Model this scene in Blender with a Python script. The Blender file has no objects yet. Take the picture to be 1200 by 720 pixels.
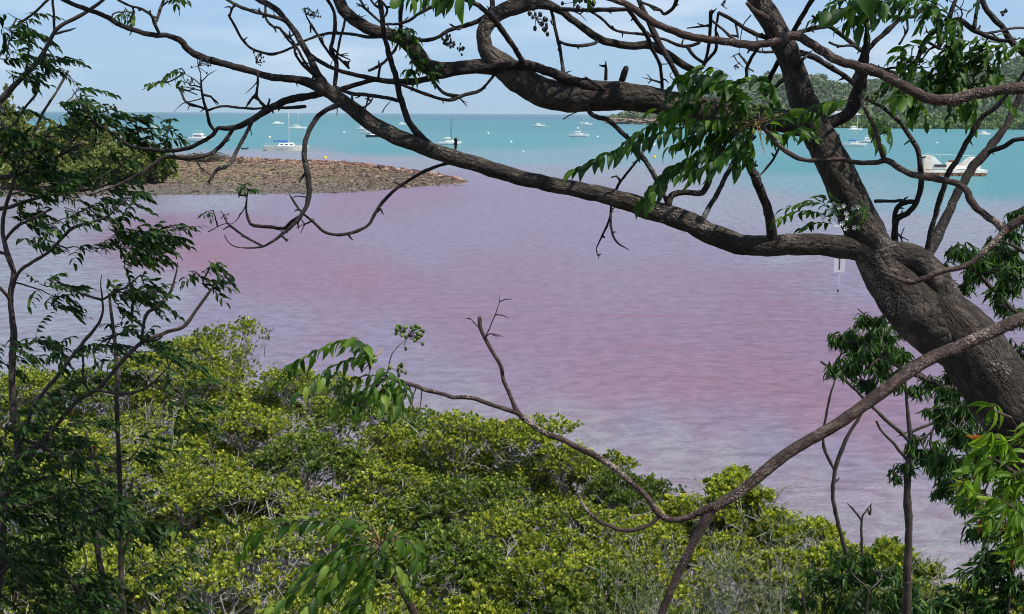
import bpy, math, random
import numpy as np
from mathutils import Vector, Matrix

random.seed(7)
R = np.random.RandomState(11)
S = bpy.context.scene
C = S.collection

# ------------------------------------------------------------------ camera
cam_data = bpy.data.cameras.new("camera")
cam = bpy.data.objects.new("camera", cam_data)
C.objects.link(cam)
CAMP = np.array([0.0, 0.0, 11.0])
F = 1500.0                                   # focal length in pixels of the 1200 px wide photograph
cam_data.sensor_width = 36.0
cam_data.lens = 36.0 * F / 1200.0
cam_data.clip_start = 0.05
cam_data.clip_end = 60000.0
PITCH = math.atan(227.0 / F)
ROLL = math.radians(0.3)
cam.matrix_world = (Matrix.Translation(Vector(CAMP)) @ Matrix.Rotation(math.pi / 2 - PITCH, 4, 'X') @ Matrix.Rotation(ROLL, 4, 'Z'))
S.camera = cam
MW = np.array(cam.matrix_world)[:3, :3]

# ------------------------------------------------------------------ light
SUN_EL, SUN_AZ = math.radians(58), math.radians(122)       # azimuth clockwise from +Y
sd = Vector((math.sin(SUN_AZ) * math.cos(SUN_EL), math.cos(SUN_AZ) * math.cos(SUN_EL), math.sin(SUN_EL)))
sun = bpy.data.lights.new("sun", 'SUN')
sun.energy = 4.8
sun.angle = math.radians(0.53)
sun.color = (1.0, 0.955, 0.87)
so = bpy.data.objects.new("sun", sun)
C.objects.link(so)
so.rotation_euler = (-sd).to_track_quat('-Z', 'Y').to_euler()
so.location = (0, 0, 60)

W = bpy.data.worlds.new("World")
S.world = W
W.use_nodes = True
nt = W.node_tree
nt.nodes.clear()
def wn(t, **k):
    n = nt.nodes.new(t)
    for a, b in k.items(): setattr(n, a, b)
    return n
sky = wn('ShaderNodeTexSky', sky_type='NISHITA', sun_disc=False, sun_elevation=SUN_EL, sun_rotation=SUN_AZ,
         altitude=0.0, air_density=1.0, dust_density=0.4, ozone_density=3.0)
geo = wn('ShaderNodeNewGeometry')
tc = wn('ShaderNodeTexCoord')
mp = wn('ShaderNodeMapping'); mp.inputs['Scale'].default_value = (1.0, 1.0, 5.5)
nz = wn('ShaderNodeTexNoise'); nz.inputs['Scale'].default_value = 4.2; nz.inputs['Detail'].default_value = 6; nz.inputs['Roughness'].default_value = .55
cr = wn('ShaderNodeMapRange'); cr.inputs['From Min'].default_value = .47; cr.inputs['From Max'].default_value = .68
cr.inputs['To Min'].default_value = 0.0; cr.inputs['To Max'].default_value = 0.6
tint = wn('ShaderNodeMix', data_type='RGBA', blend_type='MULTIPLY'); tint.inputs['Factor'].default_value = 1.0
tint.inputs['B'].default_value = (0.60, 0.79, 1.20, 1)
cl = wn('ShaderNodeMix', data_type='RGBA'); cl.inputs['B'].default_value = (8.6, 9.4, 10.4, 1)
veil = wn('ShaderNodeMix', data_type='RGBA'); veil.inputs['Factor'].default_value = .72; veil.inputs['B'].default_value = (4.75, 6.9, 9.3, 1)
bg = wn('ShaderNodeBackground'); bg.inputs['Strength'].default_value = 0.083
out = wn('ShaderNodeOutputWorld')
L = nt.links.new
L(tc.outputs['Generated'], mp.inputs['Vector']); L(mp.outputs['Vector'], nz.inputs['Vector'])
L(nz.outputs['Fac'], cr.inputs['Value']); L(cr.outputs['Result'], cl.inputs['Factor'])
L(sky.outputs['Color'], tint.inputs['A']); L(tint.outputs['Result'], veil.inputs['A']); L(veil.outputs['Result'], cl.inputs['A'])
L(cl.outputs['Result'], bg.inputs['Color']); L(bg.outputs['Background'], out.inputs['Surface'])

S.view_settings.view_transform = 'Standard'
S.view_settings.look = 'None'
S.view_settings.exposure = 0.2
S.view_settings.gamma = 1.0
S.cycles.filter_width = 1.05
S.cycles.max_bounces = 6
S.cycles.transparent_max_bounces = 6
S.cycles.diffuse_bounces = 3
S.cycles.glossy_bounces = 2

# ------------------------------------------------------------------ pixel <-> place
def ray(px, py):
    v = MW @ np.array([(px - 600.0) / F, -(py - 360.0) / F, -1.0])
    return v
def at(px, py, d):
    """the point at forward distance d metres that lies in this direction"""
    v = ray(px, py)
    return CAMP + v * (d / v[1])
def on(px, py, z=0.0):
    v = ray(px, py)
    return CAMP + v * ((z - CAMP[2]) / v[2])
def proj(P):
    q = (P - CAMP) @ MW
    return 600 + F * q[..., 0] / -q[..., 2], 360 - F * q[..., 1] / -q[..., 2]
def unit(v):
    v = np.asarray(v, float)
    return v / np.maximum(np.linalg.norm(v, axis=-1, keepdims=True), 1e-9)

# ------------------------------------------------------------------ materials
def newmat(name):
    m = bpy.data.materials.new(name); m.use_nodes = True
    t = m.node_tree; t.nodes.clear()
    o = t.nodes.new('ShaderNodeOutputMaterial')
    return m, t, o
def nd(t, ty, **k):
    n = t.nodes.new(ty)
    for a, b in k.items():
        if a.startswith('i_'): n.inputs[a[2:].replace('_', ' ')].default_value = b
        else: setattr(n, a, b)
    return n
def ramp(t, stops):
    r = t.nodes.new('ShaderNodeValToRGB')
    e = r.color_ramp.elements
    while len(e) < len(stops): e.new(0.5)
    for i, (p, c) in enumerate(stops):
        e[i].position = p; e[i].color = (c[0], c[1], c[2], 1)
    return r
def plain(name, col, rough=.6, metal=0., var=.12, scale=6., bump=0.0, col2=None):
    m, t, o = newmat(name)
    b = nd(t, 'ShaderNodeBsdfPrincipled'); b.inputs['Roughness'].default_value = rough; b.inputs['Metallic'].default_value = metal
    tcn = nd(t, 'ShaderNodeTexCoord'); n = nd(t, 'ShaderNodeTexNoise', i_Scale=scale, i_Detail=5.0)
    t.links.new(tcn.outputs['Object'], n.inputs['Vector'])
    c2 = col2 or tuple(max(0, c * (1 - 2.5 * var)) for c in col)
    r = ramp(t, [(.35, c2), (.6, col)])
    t.links.new(n.outputs['Fac'], r.inputs['Fac']); t.links.new(r.outputs['Color'], b.inputs['Base Color'])
    if bump:
        bp = nd(t, 'ShaderNodeBump', i_Strength=bump, i_Distance=.02)
        t.links.new(n.outputs['Fac'], bp.inputs['Height']); t.links.new(bp.outputs['Normal'], b.inputs['Normal'])
    t.links.new(b.outputs['BSDF'], o.inputs['Surface'])
    return m
def leafmat(name, stops, trans=.4, rough=.5, spec=.3):
    m, t, o = newmat(name)
    a = nd(t, 'ShaderNodeAttribute', attribute_name='rnd'); oi = nd(t, 'ShaderNodeObjectInfo')
    s = nd(t, 'ShaderNodeMath', operation='LESS_THAN'); s.inputs[1].default_value = 1e-6; fr = nd(t, 'ShaderNodeMath', operation='ADD'); fr.use_clamp = True
    s2 = nd(t, 'ShaderNodeMath', operation='MULTIPLY_ADD'); s2.inputs[1].default_value = .87; s2.inputs[2].default_value = .13
    s3 = nd(t, 'ShaderNodeMath', operation='MULTIPLY_ADD'); s3.inputs[1].default_value = .10; s3.inputs[2].default_value = -.05; s4 = nd(t, 'ShaderNodeMath', operation='MULTIPLY')
    t.links.new(a.outputs['Fac'], s.inputs[0]); t.links.new(s.outputs[0], s2.inputs[0]); t.links.new(oi.outputs['Random'], s3.inputs[0])
    t.links.new(s.outputs[0], s4.inputs[0]); t.links.new(oi.outputs['Random'], s4.inputs[1])
    s5 = nd(t, 'ShaderNodeMath', operation='ADD'); t.links.new(s4.outputs[0], s5.inputs[0]); t.links.new(s3.outputs[0], s5.inputs[1])
    t.links.new(a.outputs['Fac'], fr.inputs[0]); t.links.new(s5.outputs[0], fr.inputs[1])
    r = ramp(t, stops); t.links.new(fr.outputs[0], r.inputs['Fac'])
    b = nd(t, 'ShaderNodeBsdfPrincipled'); b.inputs['Roughness'].default_value = rough; b.inputs['Specular IOR Level'].default_value = spec
    tr = nd(t, 'ShaderNodeBsdfTranslucent')
    br = nd(t, 'ShaderNodeMix', data_type='RGBA', blend_type='MULTIPLY'); br.inputs['Factor'].default_value = 1; br.inputs['B'].default_value = (1.35, 1.5, .55, 1)
    t.links.new(r.outputs['Color'], br.inputs['A']); t.links.new(br.outputs['Result'], tr.inputs['Color'])
    t.links.new(r.outputs['Color'], b.inputs['Base Color'])
    mx = nd(t, 'ShaderNodeMixShader'); mx.inputs[0].default_value = trans
    t.links.new(b.outputs['BSDF'], mx.inputs[1]); t.links.new(tr.outputs['BSDF'], mx.inputs[2]); t.links.new(mx.outputs[0], o.inputs['Surface'])
    return m
def barkmat(name, dark, mid, pale, lichen=(.27, .25, .225), lich=.66, sc=9.0, bump=.8, dist=.012):
    m, t, o = newmat(name)
    a = nd(t, 'ShaderNodeAttribute', attribute_name='bk')
    n1 = nd(t, 'ShaderNodeTexNoise', i_Scale=sc, i_Detail=9.0, i_Roughness=.74, i_Distortion=.5)
    v1 = nd(t, 'ShaderNodeTexVoronoi', i_Scale=sc * 2.6, feature='DISTANCE_TO_EDGE')
    n2 = nd(t, 'ShaderNodeTexNoise', i_Scale=sc * 5, i_Detail=4.0)
    n3 = nd(t, 'ShaderNodeTexNoise', i_Scale=sc * .35, i_Detail=3.0)
    n4 = nd(t, 'ShaderNodeTexNoise', i_Scale=sc * 9, i_Detail=2.0)
    tcn = nd(t, 'ShaderNodeTexCoord')
    for n in (n1, v1, n2): t.links.new(a.outputs['Vector'], n.inputs['Vector'])
    for n in (n3, n4): t.links.new(tcn.outputs['Object'], n.inputs['Vector'])
    r = ramp(t, [(.30, dark), (.52, mid), (.72, pale)])
    t.links.new(n1.outputs['Fac'], r.inputs['Fac'])
    ad = nd(t, 'ShaderNodeMath', operation='MULTIPLY'); t.links.new(n3.outputs['Fac'], ad.inputs[0]); ad.inputs[1].default_value = .55
    ad2 = nd(t, 'ShaderNodeMath', operation='MULTIPLY_ADD'); t.links.new(n4.outputs['Fac'], ad2.inputs[0]); ad2.inputs[1].default_value = .55; t.links.new(ad.outputs[0], ad2.inputs[2])
    lr = nd(t, 'ShaderNodeMapRange'); lr.inputs['From Min'].default_value = lich - .02; lr.inputs['From Max'].default_value = lich + .05
    t.links.new(ad2.outputs[0], lr.inputs['Value'])
    mx = nd(t, 'ShaderNodeMix', data_type='RGBA'); mx.inputs['B'].default_value = (*lichen, 1)
    t.links.new(lr.outputs['Result'], mx.inputs['Factor']); t.links.new(r.outputs['Color'], mx.inputs['A'])
    b = nd(t, 'ShaderNodeBsdfPrincipled'); b.inputs['Roughness'].default_value = .85; b.inputs['Specular IOR Level'].default_value = .25
    t.links.new(mx.outputs['Result'], b.inputs['Base Color'])
    h = nd(t, 'ShaderNodeMath', operation='ADD'); t.links.new(n1.outputs['Fac'], h.inputs[0])
    vm = nd(t, 'ShaderNodeMapRange'); vm.inputs['From Max'].default_value = .22; vm.inputs['To Max'].default_value = .28
    t.links.new(v1.outputs['Distance'], vm.inputs['Value']); t.links.new(vm.outputs['Result'], h.inputs[1])
    h2 = nd(t, 'ShaderNodeMath', operation='MULTIPLY_ADD'); t.links.new(n2.outputs['Fac'], h2.inputs[0]); h2.inputs[1].default_value = .8; t.links.new(h.outputs[0], h2.inputs[2])
    bp = nd(t, 'ShaderNodeBump', i_Strength=bump, i_Distance=dist)
    t.links.new(h2.outputs[0], bp.inputs['Height']); t.links.new(bp.outputs['Normal'], b.inputs['Normal'])
    t.links.new(b.outputs['BSDF'], o.inputs['Surface'])
    return m

M = {}
M['bark_dark'] = barkmat('dark furrowed bark', (.014, .011, .009), (.052, .041, .034), (.17, .138, .115), lich=.675, sc=16, bump=1.0, dist=.022)
M['bark_limb'] = barkmat('dark limb bark', (.010, .008, .008), (.024, .018, .017), (.06, .046, .04), lichen=(.2, .2, .18), lich=.665, sc=22, bump=.8, dist=.008)
M['bark_near'] = barkmat('red brown twig bark', (.016, .010, .009), (.052, .033, .028), (.15, .105, .085), lichen=(.3, .24, .2), lich=.64, sc=34, bump=1., dist=.004)
M['bark_pale'] = barkmat('grey mangrove bark', (.14, .13, .115), (.33, .31, .28), (.52, .50, .46), lich=.8, sc=12, bump=.5, dist=.006)
M['bark_slim'] = barkmat('slim tree bark', (.03, .024, .02), (.058, .045, .038), (.11, .09, .078), lich=.72, sc=16, bump=.6, dist=.006)
M['leaf_mangrove'] = leafmat('mangrove leaf', [(0, (.03, .055, .008)), (.35, (.085, .125, .013)), (.60, (.24, .27, .026)), (.84, (.48, .48, .055)), (.97, (.58, .56, .10)), (.985, (.55, .33, .04))], trans=.38, spec=.4)
M['leaf_mangrove_dark'] = leafmat('darker mangrove leaf', [(0, (.024, .05, .01)), (.45, (.07, .115, .014)), (.8, (.17, .22, .025)), (.97, (.34, .38, .05)), (.99, (.5, .32, .05))], trans=.36, spec=.4)  # darker copy of the mangrove leaf tones, for some of the trees
M['leaf_canopy'] = leafmat('broad pinnate leaflet', [(0, (.014, .042, .008)), (.5, (.032, .085, .012)), (.85, (.066, .145, .02)), (1, (.12, .21, .03))], trans=.42)
M['leaf_near'] = leafmat('near leaflet', [(0, (.025, .065, .010)), (.4, (.06, .13, .016)), (.75, (.12, .20, .028)), (1, (.2, .28, .04))], trans=.45)
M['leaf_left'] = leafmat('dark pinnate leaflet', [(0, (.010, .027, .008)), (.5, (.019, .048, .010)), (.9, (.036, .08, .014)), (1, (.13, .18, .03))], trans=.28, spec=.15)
M['leaf_lance'] = leafmat('lance leaf', [(0, (.015, .045, .010)), (.5, (.033, .085, .014)), (.9, (.06, .13, .02)), (1, (.1, .18, .03))], trans=.35)
M['leaf_bright'] = leafmat('bright lance leaf', [(0, (.07, .14, .015)), (.5, (.14, .25, .022)), (.88, (.24, .36, .035)), (.95, (.32, .42, .05)), (1, (.28, .08, .03))], trans=.55, rough=.42)
M['leaf_olive'] = leafmat('olive shrub leaf', [(0, (.09, .11, .035)), (.5, (.20, .23, .07)), (1, (.33, .35, .11))], trans=.3)
M['leaf_fine'] = leafmat('fine grey green leaf', [(0, (.07, .09, .035)), (.5, (.13, .16, .055)), (1, (.21, .23, .09))], trans=.3)
M['fruit'] = leafmat('green fruit', [(0, (.03, .06, .012)), (.6, (.09, .15, .03)), (1, (.18, .22, .05))], trans=.05, rough=.3)
M['fruit_dark'] = leafmat('dark fruit', [(0, (.012, .01, .016)), (1, (.035, .03, .03))], trans=.0, rough=.3)
M['petal'] = plain('white petal', (.78, .76, .74), .6)
M['stalk'] = plain('tan stalk', (.36, .24, .08), .6, scale=30)
M['white'] = plain('white gelcoat', (.80, .80, .78), .35, var=.04)
M['cream'] = plain('cream deck', (.66, .63, .56), .55, var=.06)
M['greyhull'] = plain('weathered hull side', (.64, .64, .58), .5, var=.1, scale=2.)
M['navy'] = plain('navy hull', (.015, .025, .07), .3)
M['black'] = plain('dark window', (.015, .018, .022), .15)
M['blue'] = plain('blue canvas', (.02, .12, .52), .7)
M['metal'] = plain('mast aluminium', (.62, .62, .62), .35, metal=.3)
M['darkmast'] = plain('dark mast', (.05, .045, .04), .5)
M['antifoul'] = plain('boot stripe', (.05, .06, .12), .5)
M['rust'] = plain('rusty barge side', (.27, .12, .055), .85, var=.2, scale=1.1, col2=(.11, .06, .04), bump=.5)
M['rustwhite'] = plain('rust streaked white paint', (.80, .78, .73), .6, scale=.55, col2=(.62, .5, .38))
M['yellow'] = plain('yellow float', (.75, .48, .02), .4, var=.05)
M['signw'] = plain('faded sign board', (.5, .47, .51), .6, var=.05)
M['post'] = plain('pale post', (.62, .62, .60), .5, scale=4)
M['orange'] = plain('orange float', (.7, .2, .03), .5)
M['roof'] = plain('grey roof', (.35, .35, .36), .5)
M['wall'] = plain('pale wall', (.55, .52, .47), .8)

# ------------------------------------------------------------------ geometry
class Geo:
    def __init__(s): s.V = []; s.Q = []; s.r = []; s.b = []; s.n = 0
    def add(s, V, faces, rnd=0.0, bk=None):
        V = np.asarray(V, float).reshape(-1, 3)
        if not isinstance(faces, (list, tuple)) or (len(faces) and np.ndim(faces[0]) == 1): faces = [np.asarray(faces)]
        for f in faces: s.Q.append(np.asarray(f, int) + s.n)
        s.V.append(V); s.r.append(np.broadcast_to(np.asarray(rnd, float), (len(V),)).copy())
        s.b.append(V.copy() if bk is None else bk); s.n += len(V)
        return s
    def mesh(s, name, mat, off=(0, 0, 0), smooth=True):
        V = np.concatenate(s.V) - np.asarray(off, float)
        me = bpy.data.meshes.new(name)
        me.vertices.add(len(V)); me.vertices.foreach_set('co', V.ravel())
        lv = np.concatenate([q.ravel() for q in s.Q]); lt = np.concatenate([np.full(len(q), q.shape[1]) for q in s.Q])
        me.loops.add(len(lv)); me.loops.foreach_set('vertex_index', lv.astype(np.int32))
        me.polygons.add(len(lt)); me.polygons.foreach_set('loop_start', np.concatenate([[0], np.cumsum(lt)[:-1]]).astype(np.int32))
        me.update(calc_edges=True)
        me.polygons.foreach_set('use_smooth', np.full(len(lt), smooth))
        a = me.attributes.new('rnd', 'FLOAT', 'POINT'); a.data.foreach_set('value', np.concatenate(s.r).astype(np.float32))
        a = me.attributes.new('bk', 'FLOAT_VECTOR', 'POINT'); a.data.foreach_set('vector', np.concatenate(s.b).astype(np.float32).ravel())
        me.materials.append(mat)
        return me
    def build(s, name, mat, parent=None, smooth=True, kind=None):
        if not s.n: return None
        off = np.array(parent.location) if parent is not None else (0, 0, 0)
        o = bpy.data.objects.new(name, s.mesh(name, mat, off, smooth)); C.objects.link(o)
        if parent is not None: o.parent = parent
        if kind: o['kind'] = kind
        return o

def thing(name, label, cat, loc, group=None):
    o = bpy.data.objects.new(name, None); C.objects.link(o); o.location = tuple(float(x) for x in loc)
    o.empty_display_size = .3
    o['label'] = label; o['category'] = cat
    if group: o['group'] = group
    return o
def copy_tree(o, parent=None):
    c = o.copy(); C.objects.link(c); c.parent = parent
    for ch in list(o.children): copy_tree(ch, c)
    return c

def crom(P, n):
    """smooth curve through the rows of P, n samples"""
    P = np.asarray(P, float)
    if len(P) == 2:
        t = np.linspace(0, 1, n)[:, None]; return P[0] * (1 - t) + P[1] * t
    Q = np.vstack([2 * P[0] - P[1], P, 2 * P[-1] - P[-2]])
    d = np.linalg.norm(np.diff(P[:, :3], axis=0), axis=1); cs = np.concatenate([[0], np.cumsum(d)])
    u = np.linspace(0, cs[-1], n); i = np.clip(np.searchsorted(cs, u, side='right') - 1, 0, len(P) - 2)
    t = ((u - cs[i]) / np.maximum(d[i], 1e-9))[:, None]
    a, b, c, e = Q[i], Q[i + 1], Q[i + 2], Q[i + 3]
    return .5 * (2 * b + (c - a) * t + (2 * a - 5 * b + 4 * c - e) * t * t + (3 * b - 3 * c + e - a) * t ** 3)

def tube(g, P, r, sides=8, rnd=0., knob=0., ridge=0.):
    P = np.asarray(P, float); n = len(P); r = np.broadcast_to(np.asarray(r, float), (n,)).copy()
    T = unit(np.gradient(P, axis=0))
    up = np.array([0.13, 1.0, 0.21]); A = unit(np.cross(T, up)); B = np.cross(T, A)
    if knob:
        r *= 1 + knob * np.convolve(R.randn(n + 4), [.2, .3, .3, .2], 'valid')[:n] if n > 3 else 1
        for _ in range(int(n * .05)):
            k = R.randint(n); r *= 1 + .22 * knob * 5 * np.exp(-((np.arange(n) - k) / 1.3) ** 2)
    a = np.linspace(0, 2 * math.pi, sides, endpoint=False)
    ca, sa = np.cos(a), np.sin(a)
    s = np.concatenate([[0], np.cumsum(np.linalg.norm(np.diff(P, axis=0), axis=1))])
    rr = r[:, None] * np.ones(sides)
    if ridge:
        ph = R.rand(5) * 6.28
        for k, f in enumerate((1, 2, 3, 4, 7)):
            rr *= 1 + ridge / (1 + .4 * k) * np.sin(f * a[None, :] + ph[k] + s[:, None] * (4 + 3.5 * k) * (.6 + .4 * np.sin(ph[k])))
    V = P[:, None, :] + rr[..., None] * (ca[:, None] * A[:, None, :] + sa[:, None] * B[:, None, :])
    rm = float(r.mean())
    bk = np.stack([ca[None, :] * rm + np.zeros((n, 1)), sa[None, :] * rm + np.zeros((n, 1)), (s * .6)[:, None] + np.zeros(sides)], -1) + (R.rand(3) * 9)
    i = np.arange(n - 1)[:, None] * sides; j = np.arange(sides)[None, :]; jn = (j + 1) % sides
    Q = np.stack([i + j, i + jn, i + sides + jn, i + sides + j], -1).reshape(-1, 4)
    V = V.reshape(-1, 3); bk = bk.reshape(-1, 3)
    # end caps: close on a centre vertex
    V = np.vstack([V, P[0] - T[0] * r[0] * .3, P[-1] + T[-1] * r[-1] * .8]); bk = np.vstack([bk, bk[0], bk[-1]])
    c0, c1 = n * sides, n * sides + 1; k = np.arange(sides); kn = (k + 1) % sides
    T1 = np.stack([k + (n - 1) * sides, kn + (n - 1) * sides, np.full(sides, c1)], -1); T0 = np.stack([kn, k, np.full(sides, c0)], -1)
    g.add(V, [Q, T0, T1], rnd, bk)

def leaf_template(kind):
    if kind == 'kite':
        V = [(0, 0, 0), (.45, .42, .06), (.84, .44, .05), (1, 0, -.03), (.84, -.44, .05), (.45, -.42, .06)]
        return np.array(V, float), np.array([(0, 1, 2, 3), (0, 3, 4, 5)])
    if kind == 'dart':
        V = [(0, 0, 0), (.4, .5, .08), (1, 0, -.1), (.4, -.5, .08)]
        return np.array(V, float), np.array([(0, 1, 2), (0, 2, 3)])
    st, pw = {'ovate': ([0, .08, .22, .42, .62, .82, 1.0], [.03, .3, .47, .5, .42, .22, .01]),
              'lance': ([0, .08, .25, .45, .65, .85, 1.0], [.03, .22, .42, .5, .42, .2, .01]),
              'low': ([0, .3, .68, 1.0], [.05, .5, .4, .02])}[kind]
    V = []; n = len(st)
    for t, w in zip(st, pw):
        z = .10 * math.sin(t * 2.6) - .22 * t * t
        V += [(t, w, z + .16 * w), (t, 0, z), (t, -w, z + .16 * w)]
    Q = []
    for i in range(n - 1):
        a = i * 3
        Q += [(a, a + 1, a + 4, a + 3), (a + 1, a + 2, a + 5, a + 4)]
    return np.array(V, float), np.array(Q)
TPL = {k: leaf_template(k) for k in ('kite', 'dart', 'ovate', 'lance', 'low')}
def frames(D, N):
    D = unit(D); Sd = unit(np.cross(N, D)); N2 = np.cross(D, Sd)
    return D, Sd, N2
def leaves(g, P, D, N, Ln, Wd, kind='kite', rnd=None):
    V, Q = TPL[kind]; D, Sd, N2 = frames(D, N); n = len(P); k = len(V)
    Ln = np.broadcast_to(Ln, (n,)); Wd = np.broadcast_to(Wd, (n,))
    X = P[:, None] + V[None, :, 0:1] * (Ln[:, None, None] * D[:, None]) + V[None, :, 1:2] * (Wd[:, None, None] * Sd[:, None]) + V[None, :, 2:3] * (Ln[:, None, None] * N2[:, None])
    Qs = (Q[None] + (np.arange(n) * k)[:, None, None]).reshape(-1, Q.shape[1])
    if rnd is None: rnd = R.rand(n)
    g.add(X.reshape(-1, 3), [Qs], np.repeat(rnd, k))

ICO = None
def ico():
    global ICO
    if ICO is None:
        t = (1 + 5 ** .5) / 2
        V = unit(np.array([(-1, t, 0), (1, t, 0), (-1, -t, 0), (1, -t, 0), (0, -1, t), (0, 1, t), (0, -1, -t), (0, 1, -t), (t, 0, -1), (t, 0, 1), (-t, 0, -1), (-t, 0, 1)], float))
        Fc = np.array([(0, 11, 5), (0, 5, 1), (0, 1, 7), (0, 7, 10), (0, 10, 11), (1, 5, 9), (5, 11, 4), (11, 10, 2), (10, 7, 6), (7, 1, 8), (3, 9, 4), (3, 4, 2), (3, 2, 6), (3, 6, 8), (3, 8, 9), (4, 9, 5), (2, 4, 11), (6, 2, 10), (8, 6, 7), (9, 8, 1)])
        ICO = (V, Fc)
    return ICO
def blobs(g, P, sc, jitter=.25, rnd=None):
    V, Fc = ico(); n = len(P); sc = np.asarray(sc, float).reshape(n, -1)
    if sc.shape[1] == 1: sc = np.repeat(sc, 3, 1)
    th = R.rand(n) * 6.28; c, s_ = np.cos(th), np.sin(th)
    X = V[None] * (1 + jitter * R.randn(n, 12, 1)) * sc[:, None, :]
    X = np.stack([X[..., 0] * c[:, None] - X[..., 1] * s_[:, None], X[..., 0] * s_[:, None] + X[..., 1] * c[:, None], X[..., 2]], -1) + P[:, None]
    g.add(X.reshape(-1, 3), [(Fc[None] + (np.arange(n) * 12)[:, None, None]).reshape(-1, 3)], np.repeat(R.rand(n) if rnd is None else rnd, 12))
def box(g, c, s, rz=0., taper=1.):
    V = np.array([(x, y, z) for z in (-.5, .5) for x, y in ((-.5, -.5), (.5, -.5), (.5, .5), (-.5, .5))], float)
    V[4:, :2] *= taper
    V = V * np.asarray(s, float)
    co, si = math.cos(rz), math.sin(rz)
    V = np.stack([V[:, 0] * co - V[:, 1] * si, V[:, 0] * si + V[:, 1] * co, V[:, 2]], -1) + np.asarray(c, float)
    g.add(V, [np.array([(3, 2, 1, 0), (4, 5, 6, 7), (0, 1, 5, 4), (1, 2, 6, 5), (2, 3, 7, 6), (3, 0, 4, 7)])])

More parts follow.
